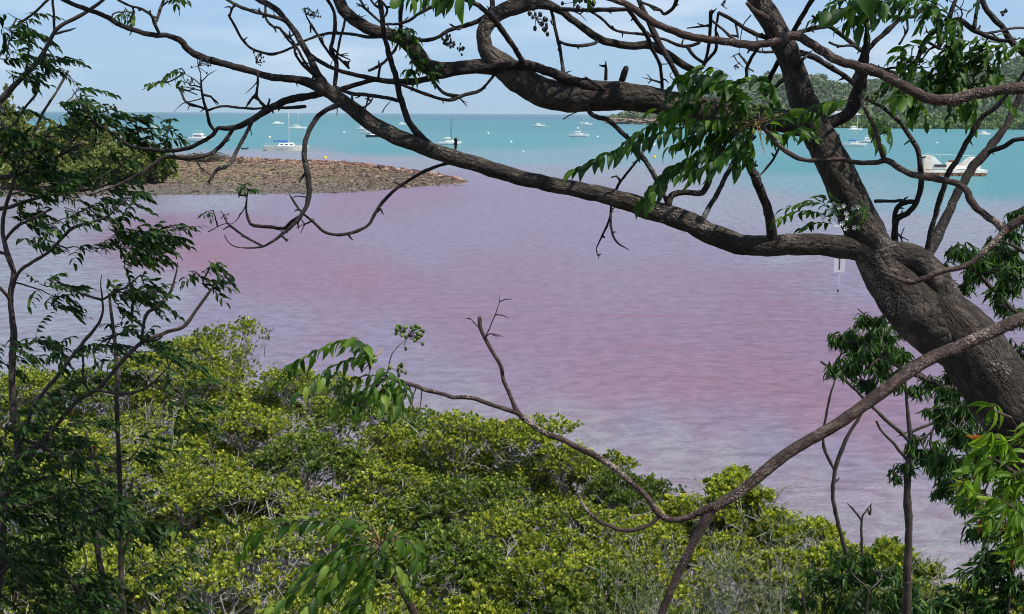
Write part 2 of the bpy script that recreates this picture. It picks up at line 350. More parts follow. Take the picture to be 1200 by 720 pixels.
# ------------------------------------------------------------------ trees whose limbs are laid out one by one
LEAFMESH = {}
class Tree:
    def __init__(s, name, label, cat, base, bark, leafm, shape='ovate', depth=5., group=None):
        s.o = thing(name, label, cat, base, group); s.bark = M[bark]; s.leafm = leafm; s.shape = shape; s.d = depth
        s.pts = []; s.tw = Geo(); s.P = []; s.D = []; s.N = []; s.L = []; s.W = []; s.fr = Geo(); s.frd = Geo(); s.st = Geo()
    def branch(s, pts, d=None, w=None, name='branch', sides=None, knob=.09, ridge=0., mat=None):
        """pts: (x, y[, width]) in photograph pixels; d: distance or (near end, far end); w: (w0, w1) when widths are not given"""
        d = s.d if d is None else d
        d0, d1 = (d if isinstance(d, tuple) else (d, d))
        n = len(pts); q = np.array([p[:2] for p in pts], float)
        cs = np.concatenate([[0], np.cumsum(np.linalg.norm(np.diff(q, axis=0), axis=1))]); f = cs / cs[-1]
        ds = d0 + (d1 - d0) * f
        if len(pts[0]) > 2: ws = np.array([p[2] for p in pts], float)
        else: ws = w[0] + (w[1] - w[0]) * f
        P = np.array([at(x, y, dd) for (x, y), dd in zip(q, ds)]); rad = ws * .5 * ds / F
        # limbs wander in depth too
        P[:, 1] += 0
        m = max(4, int(cs[-1] / max(2.0, min(6., ws.mean() * .5))) + 2)
        X = crom(np.column_stack([P, rad]), m); P = X[:, :3]; rad = np.maximum(X[:, 3], .0006)
        amp = np.sin(np.linspace(0, math.pi, m)) ** .5
        wob = np.zeros((m, 3)); tt = np.linspace(0, cs[-1], m)
        for k in range(3):
            for fr in (38., 17., 8.): wob[:, k] += math.sqrt(fr) * .035 * np.sin(tt / fr * 2 * math.pi + R.rand() * 6.28)
        P = P + wob * amp[:, None] * s.d / F * min(2., max(.8, ws.mean() * .22))
        # both ends grow out of the limb they meet
        if s.pts:
            Aq = np.concatenate(s.pts); ax_, ay_ = proj(Aq); tq = np.linspace(0, 1, m)[:, None]
            for end, wgt in ((0, (1 - tq) ** 2), (-1, tq ** 2)):
                ex_, ey_ = proj(P[end]); dpx = np.hypot(ax_ - ex_, ay_ - ey_); k_ = int(np.argmin(dpx + 4 * np.abs(Aq[:, 1] - P[end, 1])))
                if dpx[k_] < max(9., ws[0 if end == 0 else -1] * .7): P = P + wgt * (Aq[k_] - P[end])
        s.pts.append(P[:: max(1, m // 40)])
        if ws[-1] < 2.9: rad *= 1 - .6 * np.clip((np.linspace(0, 1, m) - .7) / .3, 0, 1)
        mw = ws.mean()
        sides = sides or (28 if mw > 35 else 16 if mw > 14 else 10 if mw > 6 else 7 if mw > 3 else 5)
        if mw < 2.6 and name == 'branch':
            tube(s.tw, P, rad, sides); return P
        g = Geo(); tube(g, P, rad, sides, knob=knob * (.3 if mw > 14 else 1.), ridge=ridge)
        g.build(name, mat or s.bark, s.o)
        return P
    def twig3(s, A, B, r0, r1, sag=.06, n=7):
        A = np.asarray(A); B = np.asarray(B); t = np.linspace(0, 1, n)[:, None]; Ln = np.linalg.norm(B - A)
        off = R.randn(3) * sag * Ln
        P = A * (1 - t) + B * t + off * np.sin(t * math.pi) + R.randn(n, 3) * .012 * Ln
        tube(s.tw, P, r0 + (r1 - r0) * t[:, 0], 4)
        return P
    def leaf(s, P, D, N, Ln, Wd):
        s.P.append(P); s.D.append(D); s.N.append(N); s.L.append(Ln); s.W.append(Wd)
    def rachis(s, P, L_, asp, droop, wind, gap=.55, rr=.0012):
        """one pinnate leaf along the 3-D polyline P"""
        n = len(P); T = unit(np.gradient(P, axis=0)); tube(s.tw, P, np.linspace(rr, rr * .5, n), 4)
        ln = np.linalg.norm(P[-1] - P[0]); k = max(2, int(ln / (L_ * gap)))
        side0 = unit(np.cross(T[0], [0, 0, 1.]) + 1e-3)
        side0 = unit(side0 * .8 + R.randn(3) * .35)
        for i in range(k + 1):
            f = .15 + .85 * i / max(k, 1); j = f * (n - 1); a = int(min(j, n - 2)); p = P[a] * (1 - (j - a)) + P[a + 1] * (j - a); t = T[a]
            for sg in ((1, -1) if i < k else (0,)):
                sc = (.75 + .35 * math.sin(f * 2.6)) * R.uniform(.8, 1.15)
                dr = unit(t * (.55 if sg else 1.) + side0 * sg * .75 + np.array([0, 0, -droop * R.uniform(.6, 1.3)]) + wind * R.uniform(.5, 1.2) + R.randn(3) * .13)
                nn = unit(np.array([0, 0, 1.]) + .5 * R.randn(3) + .4 * side0 * sg)
                s.leaf(p, dr, nn, L_ * sc, L_ * sc * asp * R.uniform(.85, 1.15))
    def spray(s, pts, d=None, L_=25., asp=.42, droop=.7, wind=(0, 0, 0), gap=.55, dd=0.1):
        d = d or s.d; e = R.uniform(-dd, dd); n = len(pts)
        P = np.array([at(x, y, d + e * i / (n - 1)) for i, (x, y) in enumerate(pts)])
        P = crom(P, max(6, n * 3)); s.rachis(P, L_ * d / F, asp, droop, np.array(wind, float), gap)
    def cluster(s, cx, cy, rx, ry, n, L_, d=None, asp=.4, droop=.5, wind=(0, 0, 0), dirb=(0, 0, 0), connect=True, gap=.5, tw=2.0, rl=None):
        """leafy shoot: n pinnate leaves about a point, joined to the nearest limb"""
        d = d or s.d; c = at(cx, cy, d); k = d / F
        if connect and s.pts:
            A = np.concatenate(s.pts); q = A - c; dist = np.linalg.norm(q * np.array([1, .6, 1]), axis=1); a = A[np.argmin(dist)]
            if np.linalg.norm(a - c) > .02: s.pts.append(s.twig3(a, c, tw * k * .6, tw * k * .35))
        for _ in range(n):
            o = c + np.array([R.uniform(-.65, .65) * rx, R.uniform(-.7, .7) * max(rx, ry), R.uniform(-.65, .65) * ry]) * k
            if R.rand() < .6: s.twig3(c, o, tw * k * .35, tw * k * .2, n=5)
            v = unit(R.randn(3) * np.array([1, .7, .6]) + np.array(dirb)); ln = (rl or (rx + ry) * .55) * k * R.uniform(.6, 1.1)
            t = np.linspace(0, 1, 7)[:, None]
            P = o + v * ln * t + np.array([0, 0, -1.]) * droop * ln * .5 * t ** 2 + np.array(wind) * ln * .4 * t ** 2
            s.rachis(P, L_ * k * R.uniform(.8, 1.15), asp, droop, np.array(wind, float), gap)
    def lances(s, cx, cy, rx, ry, n, L_, d=None, asp=.16, droop=1.2, wind=(0, 0, 0), tw=2., connect=True):
        """shoots of long hanging leaves"""
        d = d or s.d; c = at(cx, cy, d); k = d / F
        if connect and s.pts:
            A = np.concatenate(s.pts); a = A[np.argmin(np.linalg.norm((A - c) * np.array([1, .6, 1]), axis=1))]
            s.pts.append(s.twig3(a, c, tw * k * .7, tw * k * .35))
        for _ in range(n):
            v = np.array([R.uniform(-1, 1) * rx, R.uniform(-1, 1) * max(rx, ry) * .8, R.uniform(-.6, 1) * ry]) * k
            P = s.twig3(c, c + v, tw * k * .35, tw * k * .15, n=6)
            for j in range(9):
                p = P[R.randint(2, 6)]; dr = unit(R.randn(3) * .5 + np.array([0, 0, -droop]) + np.array(wind))
                l = L_ * k * R.uniform(.7, 1.2)
                s.leaf(p, dr, unit(R.randn(3)), l, l * asp * R.uniform(.8, 1.3))
    def fruits(s, cx, cy, r, n, d=None, size=5., dark=False):
        d = d or s.d; k = d / F; c = at(cx, cy, d); P = []
        for _ in range(n):
            v = unit(R.randn(3) * .75 + np.array([.75, 0, .35])) * r * k * R.uniform(.4, 1.); P.append(c + v); s.twig3(c, c + v, .9 * k * .5, .6 * k * .5, n=5)
        z = size * k * .5
        blobs(s.frd if dark else s.fr, np.array(P), np.array([[z * .7, z * .7, z]] * n) * R.uniform(.7, 1.2, (n, 1)), .03)
    def done(s, limit=300, lowkind='low'):
        s.tw.build('twig', s.bark, s.o, kind='stuff'); s.fr.build('fruit', M['fruit'], s.o, kind='stuff'); s.frd.build('fruit', M['fruit_dark'], s.o, kind='stuff')
        s.st.build('leaf_stalk', M['stalk'], s.o, kind='stuff')
        if not s.P: return
        P, D, N, Ln, Wd = map(np.array, (s.P, s.D, s.N, s.L, s.W))
        x, y = proj(P + D * Ln[:, None] * .5); inn = (x > -5) & (x < 1205) & (y > -5) & (y < 725)
        score = Ln / np.linalg.norm(P - CAMP, axis=1) * inn
        idx = np.argsort(-score); k = min(limit, int((score * F > 8.5).sum())); big, rest = idx[:k], idx[k:]
        key = (s.shape, s.leafm)
        if key not in LEAFMESH:
            L2 = []
            for v in range(4):
                V, Q = TPL[s.shape]; V = V.copy(); V[:, 2] += (R.rand() - .5) * .3 * V[:, 0] ** 2; V[:, 1] += (R.rand() - .5) * .16 * V[:, 0] ** 2
                L2.append(Geo().add(V, [Q]).mesh('leaf', M[s.leafm]))
            LEAFMESH[key] = L2
        Dn, Sd, N2 = frames(D, N); base = np.array(s.o.location)
        for j in big:
            o = bpy.data.objects.new('leaf', LEAFMESH[key][j % 4]); C.objects.link(o); o.parent = s.o
            m = np.eye(4); m[:3, 0] = Dn[j] * Ln[j]; m[:3, 1] = Sd[j] * Wd[j]; m[:3, 2] = N2[j] * Ln[j]; m[:3, 3] = P[j] - base
            o.matrix_local = Matrix(m)
        if len(rest):
            g = Geo(); leaves(g, P[rest], D[rest], N[rest], Ln[rest], Wd[rest], lowkind)
            g.build('foliage', M[s.leafm], s.o, kind='stuff')

# ================================================================== SETTING
def ground_h(x, y):
    """height of the bank the camera stands on"""
    h = np.interp(y, [-40, -5, 0, 5, 9, 13, 17, 22, 40], [12., 9.9, 9.3, 8.0, 5.7, 3.2, .8, -.9, -2.5])
    return h + .12 * np.sin(x * 1.3 + y) * np.cos(y * .9 - x * .4)
def make_bank():
    xs = np.linspace(-70, 70, 141); ys = np.linspace(-60, 30, 121)
    X, Y = np.meshgrid(xs, ys); Z = ground_h(X, Y) + R.randn(*X.shape) * .04
    g = Geo(); n = len(xs)
    i = np.arange(len(ys) - 1)[:, None] * n + np.arange(n - 1)[None]
    g.add(np.stack([X, Y, Z], -1).reshape(-1, 3), [np.stack([i, i + 1, i + n + 1, i + n], -1).reshape(-1, 4)])
    o = g.build('ground', plain('leaf litter soil', (.10, .075, .05), .95, scale=3., bump=.8, col2=(.035, .03, .018)), kind='structure')
make_bank()

# water: colour of the water itself varies with depth and algae bloom, laid out as a vertex attribute
KP = [ # photograph x, y, colour class weights: (turquoise deep, turquoise, grey lavender, pink, silt)
 (100, 137, 'D'), (600, 138, 'D'), (1100, 152, 'T'), (300, 150, 'T'), (600, 146, 'T2'), (300, 142, 'T2'), (900, 142, 'T2'), (900, 160, 'T'), (600, 165, 'T'), (300, 168, 'T'), (450, 175, 'T'), (1150, 180, 'T'),
 (100, 180, 'G'), (330, 182, 'G'), (400, 190, 'G'), (470, 193, 'G'), (600, 188, 'T3'), (720, 185, 'T3'), (600, 200, 'G'), (560, 207, 'PG'), (750, 205, 'G'), (950, 195, 'T'), (1150, 215, 'T'), (950, 215, 'T3'),
 (1080, 240, 'T3'), (900, 240, 'G'), (820, 240, 'G'), (1060, 260, 'G'), (1150, 260, 'G'), (680, 235, 'PG'), (620, 225, 'PG'), (600, 250, 'PG'), (500, 225, 'P'), (450, 235, 'P'), (400, 245, 'P'),
 (180, 240, 'G'), (260, 236, 'G'), (340, 238, 'PG'), (100, 260, 'G'), (200, 262, 'P2'), (260, 262, 'P2'), (150, 280, 'P2'), (250, 300, 'P3'), (350, 290, 'P2'), (450, 280, 'PG'), (420, 320, 'P3'), (320, 335, 'P2'), (500, 300, 'PG'), (560, 270, 'PG'),
 (680, 285, 'PG'), (650, 300, 'P'), (740, 290, 'PG'), (860, 300, 'PG'), (920, 300, 'G'), (940, 320, 'P'), (1000, 330, 'PG'), (880, 330, 'P2'), (780, 320, 'P'), (700, 340, 'P'), (600, 340, 'P2'), (500, 360, 'P2'),
 (60, 300, 'G'), (50, 360, 'G'), (180, 350, 'G'), (250, 365, 'PG'), (120, 400, 'G'), (330, 375, 'PG'), (400, 380, 'P'), (450, 400, 'PG'), (560, 400, 'P2'), (680, 400, 'P2'), (760, 380, 'P2'), (850, 400, 'P2'), (950, 400, 'P2'), (1100, 420, 'P'),
 (520, 450, 'PG'), (500, 480, 'S'), (600, 450, 'P'), (700, 440, 'P3'), (800, 450, 'P3'), (900, 450, 'P3'), (950, 480, 'P3'), (1000, 490, 'P3'), (650, 420, 'P2'), (720, 410, 'P2'), (750, 450, 'P3'), (850, 450, 'P3'), (1000, 450, 'P2'), (1000, 400, 'P2'), (640, 370, 'P2'), (560, 350, 'P2'), (480, 330, 'P2'), (380, 330, 'P2'), (300, 320, 'P2'), (420, 300, 'P'), (550, 310, 'P'), (800, 350, 'P'), (900, 370, 'P2'), (850, 490, 'P'), (1050, 500, 'P2'), (760, 490, 'PG'), (660, 500, 'S'), (1090, 540, 'PG'), (900, 520, 'PG'), (780, 520, 'S'), (980, 530, 'PG'), (560, 480, 'S'),
 (700, 530, 'S'), (850, 540, 'S'), (950, 570, 'S'), (1060, 590, 'S'), (1100, 640, 'S'), (500, 600, 'S'), (200, 500, 'S'), (200, 650, 'S'), (800, 650, 'S'), (1200, 600, 'S'), (1200, 350, 'PG'), (1200, 450, 'P'), (1250, 200, 'T'), (-50, 200, 'G'), (-50, 350, 'G'), (-50, 150, 'T')]
CL = {'D': (.0, .12, .175), 'T': (.02, .245, .245), 'T2': (.008, .20, .22), 'T3': (.12, .28, .30), 'G': (.225, .235, .275), 'PG': (.20, .145, .215), 'P': (.205, .108, .18), 'P2': (.208, .086, .152), 'P3': (.235, .072, .112), 'S': (.25, .20, .20)}
def make_water():
    front = np.radians(np.linspace(-34, 34, 171)); rest = np.radians(np.linspace(34, 326, 90))[1:-1]
    az = np.concatenate([front, rest]); na = len(az)
    rad = np.concatenate([[.5], np.geomspace(8, 26000, 230)]); nr = len(rad)
    A, Rd = np.meshgrid(az, rad); X, Y = np.sin(A) * Rd, np.cos(A) * Rd
    Pw = np.stack([X, Y, np.zeros_like(X)], -1).reshape(-1, 3)
    a = np.arange(nr - 1)[:, None] * na; b = np.arange(na)[None]; bn = (b + 1) % na
    Q = np.stack([a + b, a + na + b, a + na + bn, a + bn], -1).reshape(-1, 4)
    # colours: clamp the direction to the mapped sector so the place goes on round the camera
    Az = np.clip(np.where(A > math.pi, A - 2 * math.pi, A), -.45, .45).ravel(); Rr = Rd.ravel()
    Rc = np.clip(Rr, 20, 20000); q = np.stack([np.sin(Az) * Rc, np.cos(Az) * Rc, np.zeros_like(Rc)], -1)
    px, py = proj(q)
    K = np.array([(k[0], k[1]) for k in KP], float); Kc = np.array([CL[k[2]] for k in KP])
    def wx(x, y): # warp vertical so that near-horizon rows are stretched
        return np.stack([x * .42, np.log(np.maximum(y - 126, 2.)) * 165.], -1)
    U = wx(px, py); Ku = wx(K[:, 0], K[:, 1])
    col = np.zeros((len(U), 3))
    for s0 in range(0, len(U), 20000):
        d2 = ((U[s0:s0 + 20000, None] - Ku[None]) ** 2).sum(-1); w = 1 / (d2 + 150) ** 2.2
        col[s0:s0 + 20000] = (w @ Kc) / w.sum(1, keepdims=True)
    g = Geo(); g.add(Pw, [Q]); 
    m, t, o = newmat('sea water')
    at_ = nd(t, 'ShaderNodeAttribute', attribute_name='wcol'); gm = nd(t, 'ShaderNodeNewGeometry')
    def noise(sx, sy, sc, det=4., rough=.55, rot=.12, dist=0.):
        mpn = nd(t, 'ShaderNodeMapping'); mpn.inputs['Scale'].default_value = (sx, sy, 1); mpn.inputs['Rotation'].default_value = (0, 0, rot)
        n = nd(t, 'ShaderNodeTexNoise', i_Scale=sc, i_Detail=det, i_Roughness=rough, i_Distortion=dist)
        t.links.new(gm.outputs['Position'], mpn.inputs['Vector']); t.links.new(mpn.outputs['Vector'], n.inputs['Vector'])
        return n
    def mr(n, a, b, c, d):
        r = nd(t, 'ShaderNodeMapRange'); r.inputs['From Min'].default_value = a; r.inputs['From Max'].default_value = b; r.inputs['To Min'].default_value = c; r.inputs['To Max'].default_value = d
        t.links.new(n, r.inputs['Value']); return r.outputs['Result']
    # algae streaks: bands along the wind, redder where dense; dark ripples painted in too
    st = noise(.35, 1.5, .16, 6., .6, -.16, .6); st2 = noise(.3, 1., .05, 5., .6, -.1, .4); rip_shade = noise(1.0, .95, 1.25, 4., .6, -.14, .4); st4 = noise(.28, 1.1, .42, 5., .62, -.2, .5)
    mul = nd(t, 'ShaderNodeMath', operation='MULTIPLY'); t.links.new(mr(st.outputs['Fac'], .3, .7, .0, 1.), mul.inputs[0]); t.links.new(mr(st2.outputs['Fac'], .32, .62, .35, 1.), mul.inputs[1])
    hs = nd(t, 'ShaderNodeMix', data_type='RGBA', blend_type='MULTIPLY'); hs.inputs['B'].default_value = (1.02, .84, .88, 1)
    t.links.new(mul.outputs[0], hs.inputs['Factor']); t.links.new(at_.outputs['Color'], hs.inputs['A'])
    hs2 = nd(t, 'ShaderNodeMix', data_type='RGBA', blend_type='MULTIPLY'); hs2.inputs['B'].default_value = (.72, .50, .55, 1)
    t.links.new(mr(rip_shade.outputs['Fac'], .42, .64, 0., 1.), hs2.inputs['Factor']); t.links.new(hs.outputs['Result'], hs2.inputs['A'])  # fine dark wavelets, ripple shading put into the water colour
    b = nd(t, 'ShaderNodeBsdfDiffuse'); gl = nd(t, 'ShaderNodeBsdfGlossy'); gl.inputs['Roughness'].default_value = .22
    fz = nd(t, 'ShaderNodeFresnel'); fz.inputs['IOR'].default_value = 1.33
    hs3 = nd(t, 'ShaderNodeMix', data_type='RGBA', blend_type='MULTIPLY'); hs3.inputs['B'].default_value = (1.02, .66, .56, 1)
    sepc = nd(t, 'ShaderNodeSeparateColor'); t.links.new(at_.outputs['Color'], sepc.inputs[0]); dif = nd(t, 'ShaderNodeMath', operation='SUBTRACT'); t.links.new(sepc.outputs[0], dif.inputs[0]); t.links.new(sepc.outputs[1], dif.inputs[1])
    m3 = nd(t, 'ShaderNodeMath', operation='MULTIPLY'); t.links.new(mr(st4.outputs['Fac'], .56, .68, 0., 1.), m3.inputs[0]); t.links.new(mr(dif.outputs[0], .04, .11, 0., 1.), m3.inputs[1])
    t.links.new(m3.outputs[0], hs3.inputs['Factor']); t.links.new(hs2.outputs['Result'], hs3.inputs['A'])
    t.links.new(hs3.outputs['Result'], b.inputs['Color'])
    w1 = noise(1.1, 1.0, 1.6, 4., .6, -.15, .3); w2 = noise(.5, 1.2, .4, 3., .5, -.1, .3); w3 = noise(.6, 1.2, 9., 2., .5, .1)
    h1 = nd(t, 'ShaderNodeMath', operation='MULTIPLY_ADD'); t.links.new(w2.outputs['Fac'], h1.inputs[0]); h1.inputs[1].default_value = 2.6; t.links.new(w1.outputs['Fac'], h1.inputs[2])
    h2 = nd(t, 'ShaderNodeMath', operation='MULTIPLY_ADD'); t.links.new(w3.outputs['Fac'], h2.inputs[0]); h2.inputs[1].default_value = .22; t.links.new(h1.outputs[0], h2.inputs[2])
    bp = nd(t, 'ShaderNodeBump', i_Strength=1., i_Distance=.21); t.links.new(h2.outputs[0], bp.inputs['Height']); t.links.new(bp.outputs['Normal'], b.inputs['Normal'])
    # a wind-roughened sea seen at a low angle reflects about a third of the sky, not all of it
    t.links.new(bp.outputs['Normal'], gl.inputs['Normal']); t.links.new(bp.outputs['Normal'], fz.inputs['Normal'])
    wm = nd(t, 'ShaderNodeMixShader'); t.links.new(mr(fz.outputs['Fac'], 0., 1., .01, .42), wm.inputs[0]); t.links.new(b.outputs['BSDF'], wm.inputs[1]); t.links.new(gl.outputs['BSDF'], wm.inputs[2])
    t.links.new(wm.outputs[0], o.inputs['Surface'])
    ob = g.build('water', m, kind='structure')
    ca = ob.data.color_attributes.new('wcol', 'FLOAT_COLOR', 'POINT')
    ca.data.foreach_set('color', np.column_stack([col, np.ones(len(col))]).astype(np.float32).ravel())
make_water()

# rocky spit
def make_spit():
    far = [(-260, 196), (-60, 192), (60, 190), (150, 187), (215, 184), (270, 187), (330, 190), (400, 193), (460, 199), (500, 204), (530, 209), (542, 213)]
    near = [(-260, 236), (-60, 233), (60, 232), (165, 231), (215, 230.5), (270, 230), (330, 229), (400, 227), (455, 223), (495, 219), (525, 216), (543, 214)]
    xs = np.linspace(0, 1, 150); nf, nn = len(far), len(near)
    Fp = crom(np.array([on(*p) for p in far]), 150); Np = crom(np.array([on(*p) for p in near]), 150)
    v = np.linspace(0, 1, 60); g = Geo()
    G = Np[:, None] * (1 - v[None, :, None]) + Fp[:, None] * v[None, :, None]
    tip = np.clip((1 - xs) * 3.2, 0.0, 1)[:, None]; prof = np.clip(v * 2.2, 0, 1) ** .8 * np.clip((1 - v) * 7, 0, 1) ** .6
    Z = -.12 + (.95 * prof[None] * (.35 + .65 * tip) + .35 * np.sin(v * 3.1)[None]) * tip ** .5
    xx, yy = G[..., 0], G[..., 1]
    Z += .13 * (np.sin(xx * .31 + yy * .11) * np.cos(yy * .19 - xx * .07) + .6 * np.sin(xx * .83) * np.sin(yy * .47 + 1.)) * prof[None] + R.randn(150, 60) * .05 * prof[None]
    G[..., 2] = Z
    i = np.arange(149)[:, None] * 60 + np.arange(59)[None]
    g.add(G.reshape(-1, 3), [np.stack([i, i + 60, i + 61, i + 1], -1).reshape(-1, 4)])
    m, t, o = newmat('spit mud and gravel')
    gm = nd(t, 'ShaderNodeNewGeometry'); n1 = nd(t, 'ShaderNodeTexNoise', i_Scale=.09, i_Detail=6.0, i_Roughness=.6); n2 = nd(t, 'ShaderNodeTexNoise', i_Scale=1.7, i_Detail=7.0, i_Roughness=.85)
    for n in (n1, n2): t.links.new(gm.outputs['Position'], n.inputs['Vector'])
    sp = nd(t, 'ShaderNodeSeparateXYZ'); t.links.new(gm.outputs['Position'], sp.inputs[0])
    r1 = ramp(t, [(.36, (.17, .10, .06)), (.5, (.29, .185, .11)), (.57, (.16, .15, .06)), (.66, (.36, .25, .16))]); t.links.new(n1.outputs['Fac'], r1.inputs['Fac'])
    r2 = ramp(t, [(.40, (.35, .33, .31)), (.5, (.85, .82, .8)), (.6, (1.4, 1.3, 1.2))]); t.links.new(n2.outputs['Fac'], r2.inputs['Fac'])
    mm = nd(t, 'ShaderNodeMix', data_type='RGBA', blend_type='MULTIPLY'); mm.inputs['Factor'].default_value = 1; t.links.new(r1.outputs['Color'], mm.inputs['A']); t.links.new(r2.outputs['Color'], mm.inputs['B'])
    wet = nd(t, 'ShaderNodeMapRange'); wet.inputs['From Min'].default_value = .05; wet.inputs['From Max'].default_value = .95; t.links.new(sp.outputs['Z'], wet.inputs['Value'])
    mw_ = nd(t, 'ShaderNodeMix', data_type='RGBA'); mw_.inputs['A'].default_value = (.11, .095, .085, 1); t.links.new(wet.outputs['Result'], mw_.inputs['Factor']); t.links.new(mm.outputs['Result'], mw_.inputs['B'])
    b = nd(t, 'ShaderNodeBsdfPrincipled'); b.inputs['Roughness'].default_value = .9; t.links.new(mw_.outputs['Result'], b.inputs['Base Color'])
    bp = nd(t, 'ShaderNodeBump', i_Strength=1., i_Distance=.25); t.links.new(n2.outputs['Fac'], bp.inputs['Height']); t.links.new(bp.outputs['Normal'], b.inputs['Normal'])
    t.links.new(b.outputs['BSDF'], o.inputs['Surface'])
    g.build('spit', m, kind='structure')
    # rubble
    def rubble(n, vlo, vhi, s0, s1, cols, label):
        a = R.rand(n) ** .8; iv = np.clip(vlo + (vhi - vlo) * R.beta(1.3, 1.3, n), 0.01, .99)
        ii = np.clip((a * 149).astype(int), 0, 149); jj = np.clip((iv * 59).astype(int), 0, 59)
        P = G[ii, jj] + np.column_stack([R.randn(n) * .5, R.randn(n) * .8, np.zeros(n)])
        s = R.uniform(s0, s1, n) ** 1.0 * (1 + 1.2 * (R.rand(n) < .06)) * np.where(a > .9, .7, 1.)
        P[:, 2] += .12 * s
        gg = Geo(); blobs(gg, P, np.column_stack([s * R.uniform(.7, 1.4, n), s * R.uniform(.6, 1.2, n), s * R.uniform(.35, .7, n)]), .2)
        mm_, t_, o_ = newmat(label); at1 = nd(t_, 'ShaderNodeAttribute', attribute_name='rnd'); rp = ramp(t_, cols); t_.links.new(at1.outputs['Fac'], rp.inputs['Fac'])
        b_ = nd(t_, 'ShaderNodeBsdfPrincipled'); b_.inputs['Roughness'].default_value = .85; t_.links.new(rp.outputs['Color'], b_.inputs['Base Color']); t_.links.new(b_.outputs['BSDF'], o_.inputs['Surface'])
        return gg.build('rubble', mm_, smooth=False, kind='stuff')
    o = rubble(7500, .62, 1.0, .12, .36, [(0, (.035, .02, .016)), (.35, (.10, .05, .034)), (.75, (.20, .10, .065)), (1, (.38, .25, .18))], 'brown beach rock')
    o['label'] = 'band of red brown rocks along the far crest of the spit'; o['category'] = 'rocks'
    o = rubble(22000, .0, .62, .07, .19, [(0, (.03, .02, .016)), (.4, (.085, .056, .04)), (.8, (.15, .105, .072)), (1, (.27, .20, .14))], 'grey shore rubble')
    o['label'] = 'grey weedy rubble along the near waterline of the spit'; o['category'] = 'rocks'
    # outlying stones off the tip
    gg = Geo(); n = 90; P = np.array([on(R.uniform(500, 545), R.uniform(212, 219)) for _ in range(n)]); s = R.uniform(.12, .32, n)
    blobs(gg, P, np.column_stack([s * 1.6, s, s * .4]), .2)
    o = gg.build('rubble', bpy.data.materials['grey shore rubble'], smooth=False, kind='stuff'); o['label'] = 'low wet stones breaking the water off the tip of the spit'; o['category'] = 'rocks'
    # grass tufts on the spit
    gg = Geo(); n = 1500; q = []
    for cx, cy, sx, sy, k in ((305, 205, 22, 3, 350), (440, 203, 5, 2, 260), (335, 200, 14, 2, 200), (390, 206, 12, 2.5, 200), (240, 208, 22, 4, 260), (200, 200, 25, 5, 400)):
        for _ in range(k): q.append(on(cx + R.randn() * sx, cy + R.randn() * sy, .6))
    q = np.array(q); n = len(q); leaves(gg, q, np.column_stack([R.randn(n) * .5, R.randn(n) * .5, np.ones(n)]), R.randn(n, 3), R.uniform(.25, .5, n), .2, 'dart')
    o = gg.build('grass', M['leaf_olive'], kind='stuff'); o['label'] = 'patches of olive grass scattered over the spit'; o['category'] = 'grass'
    return G
SPIT = make_spit()

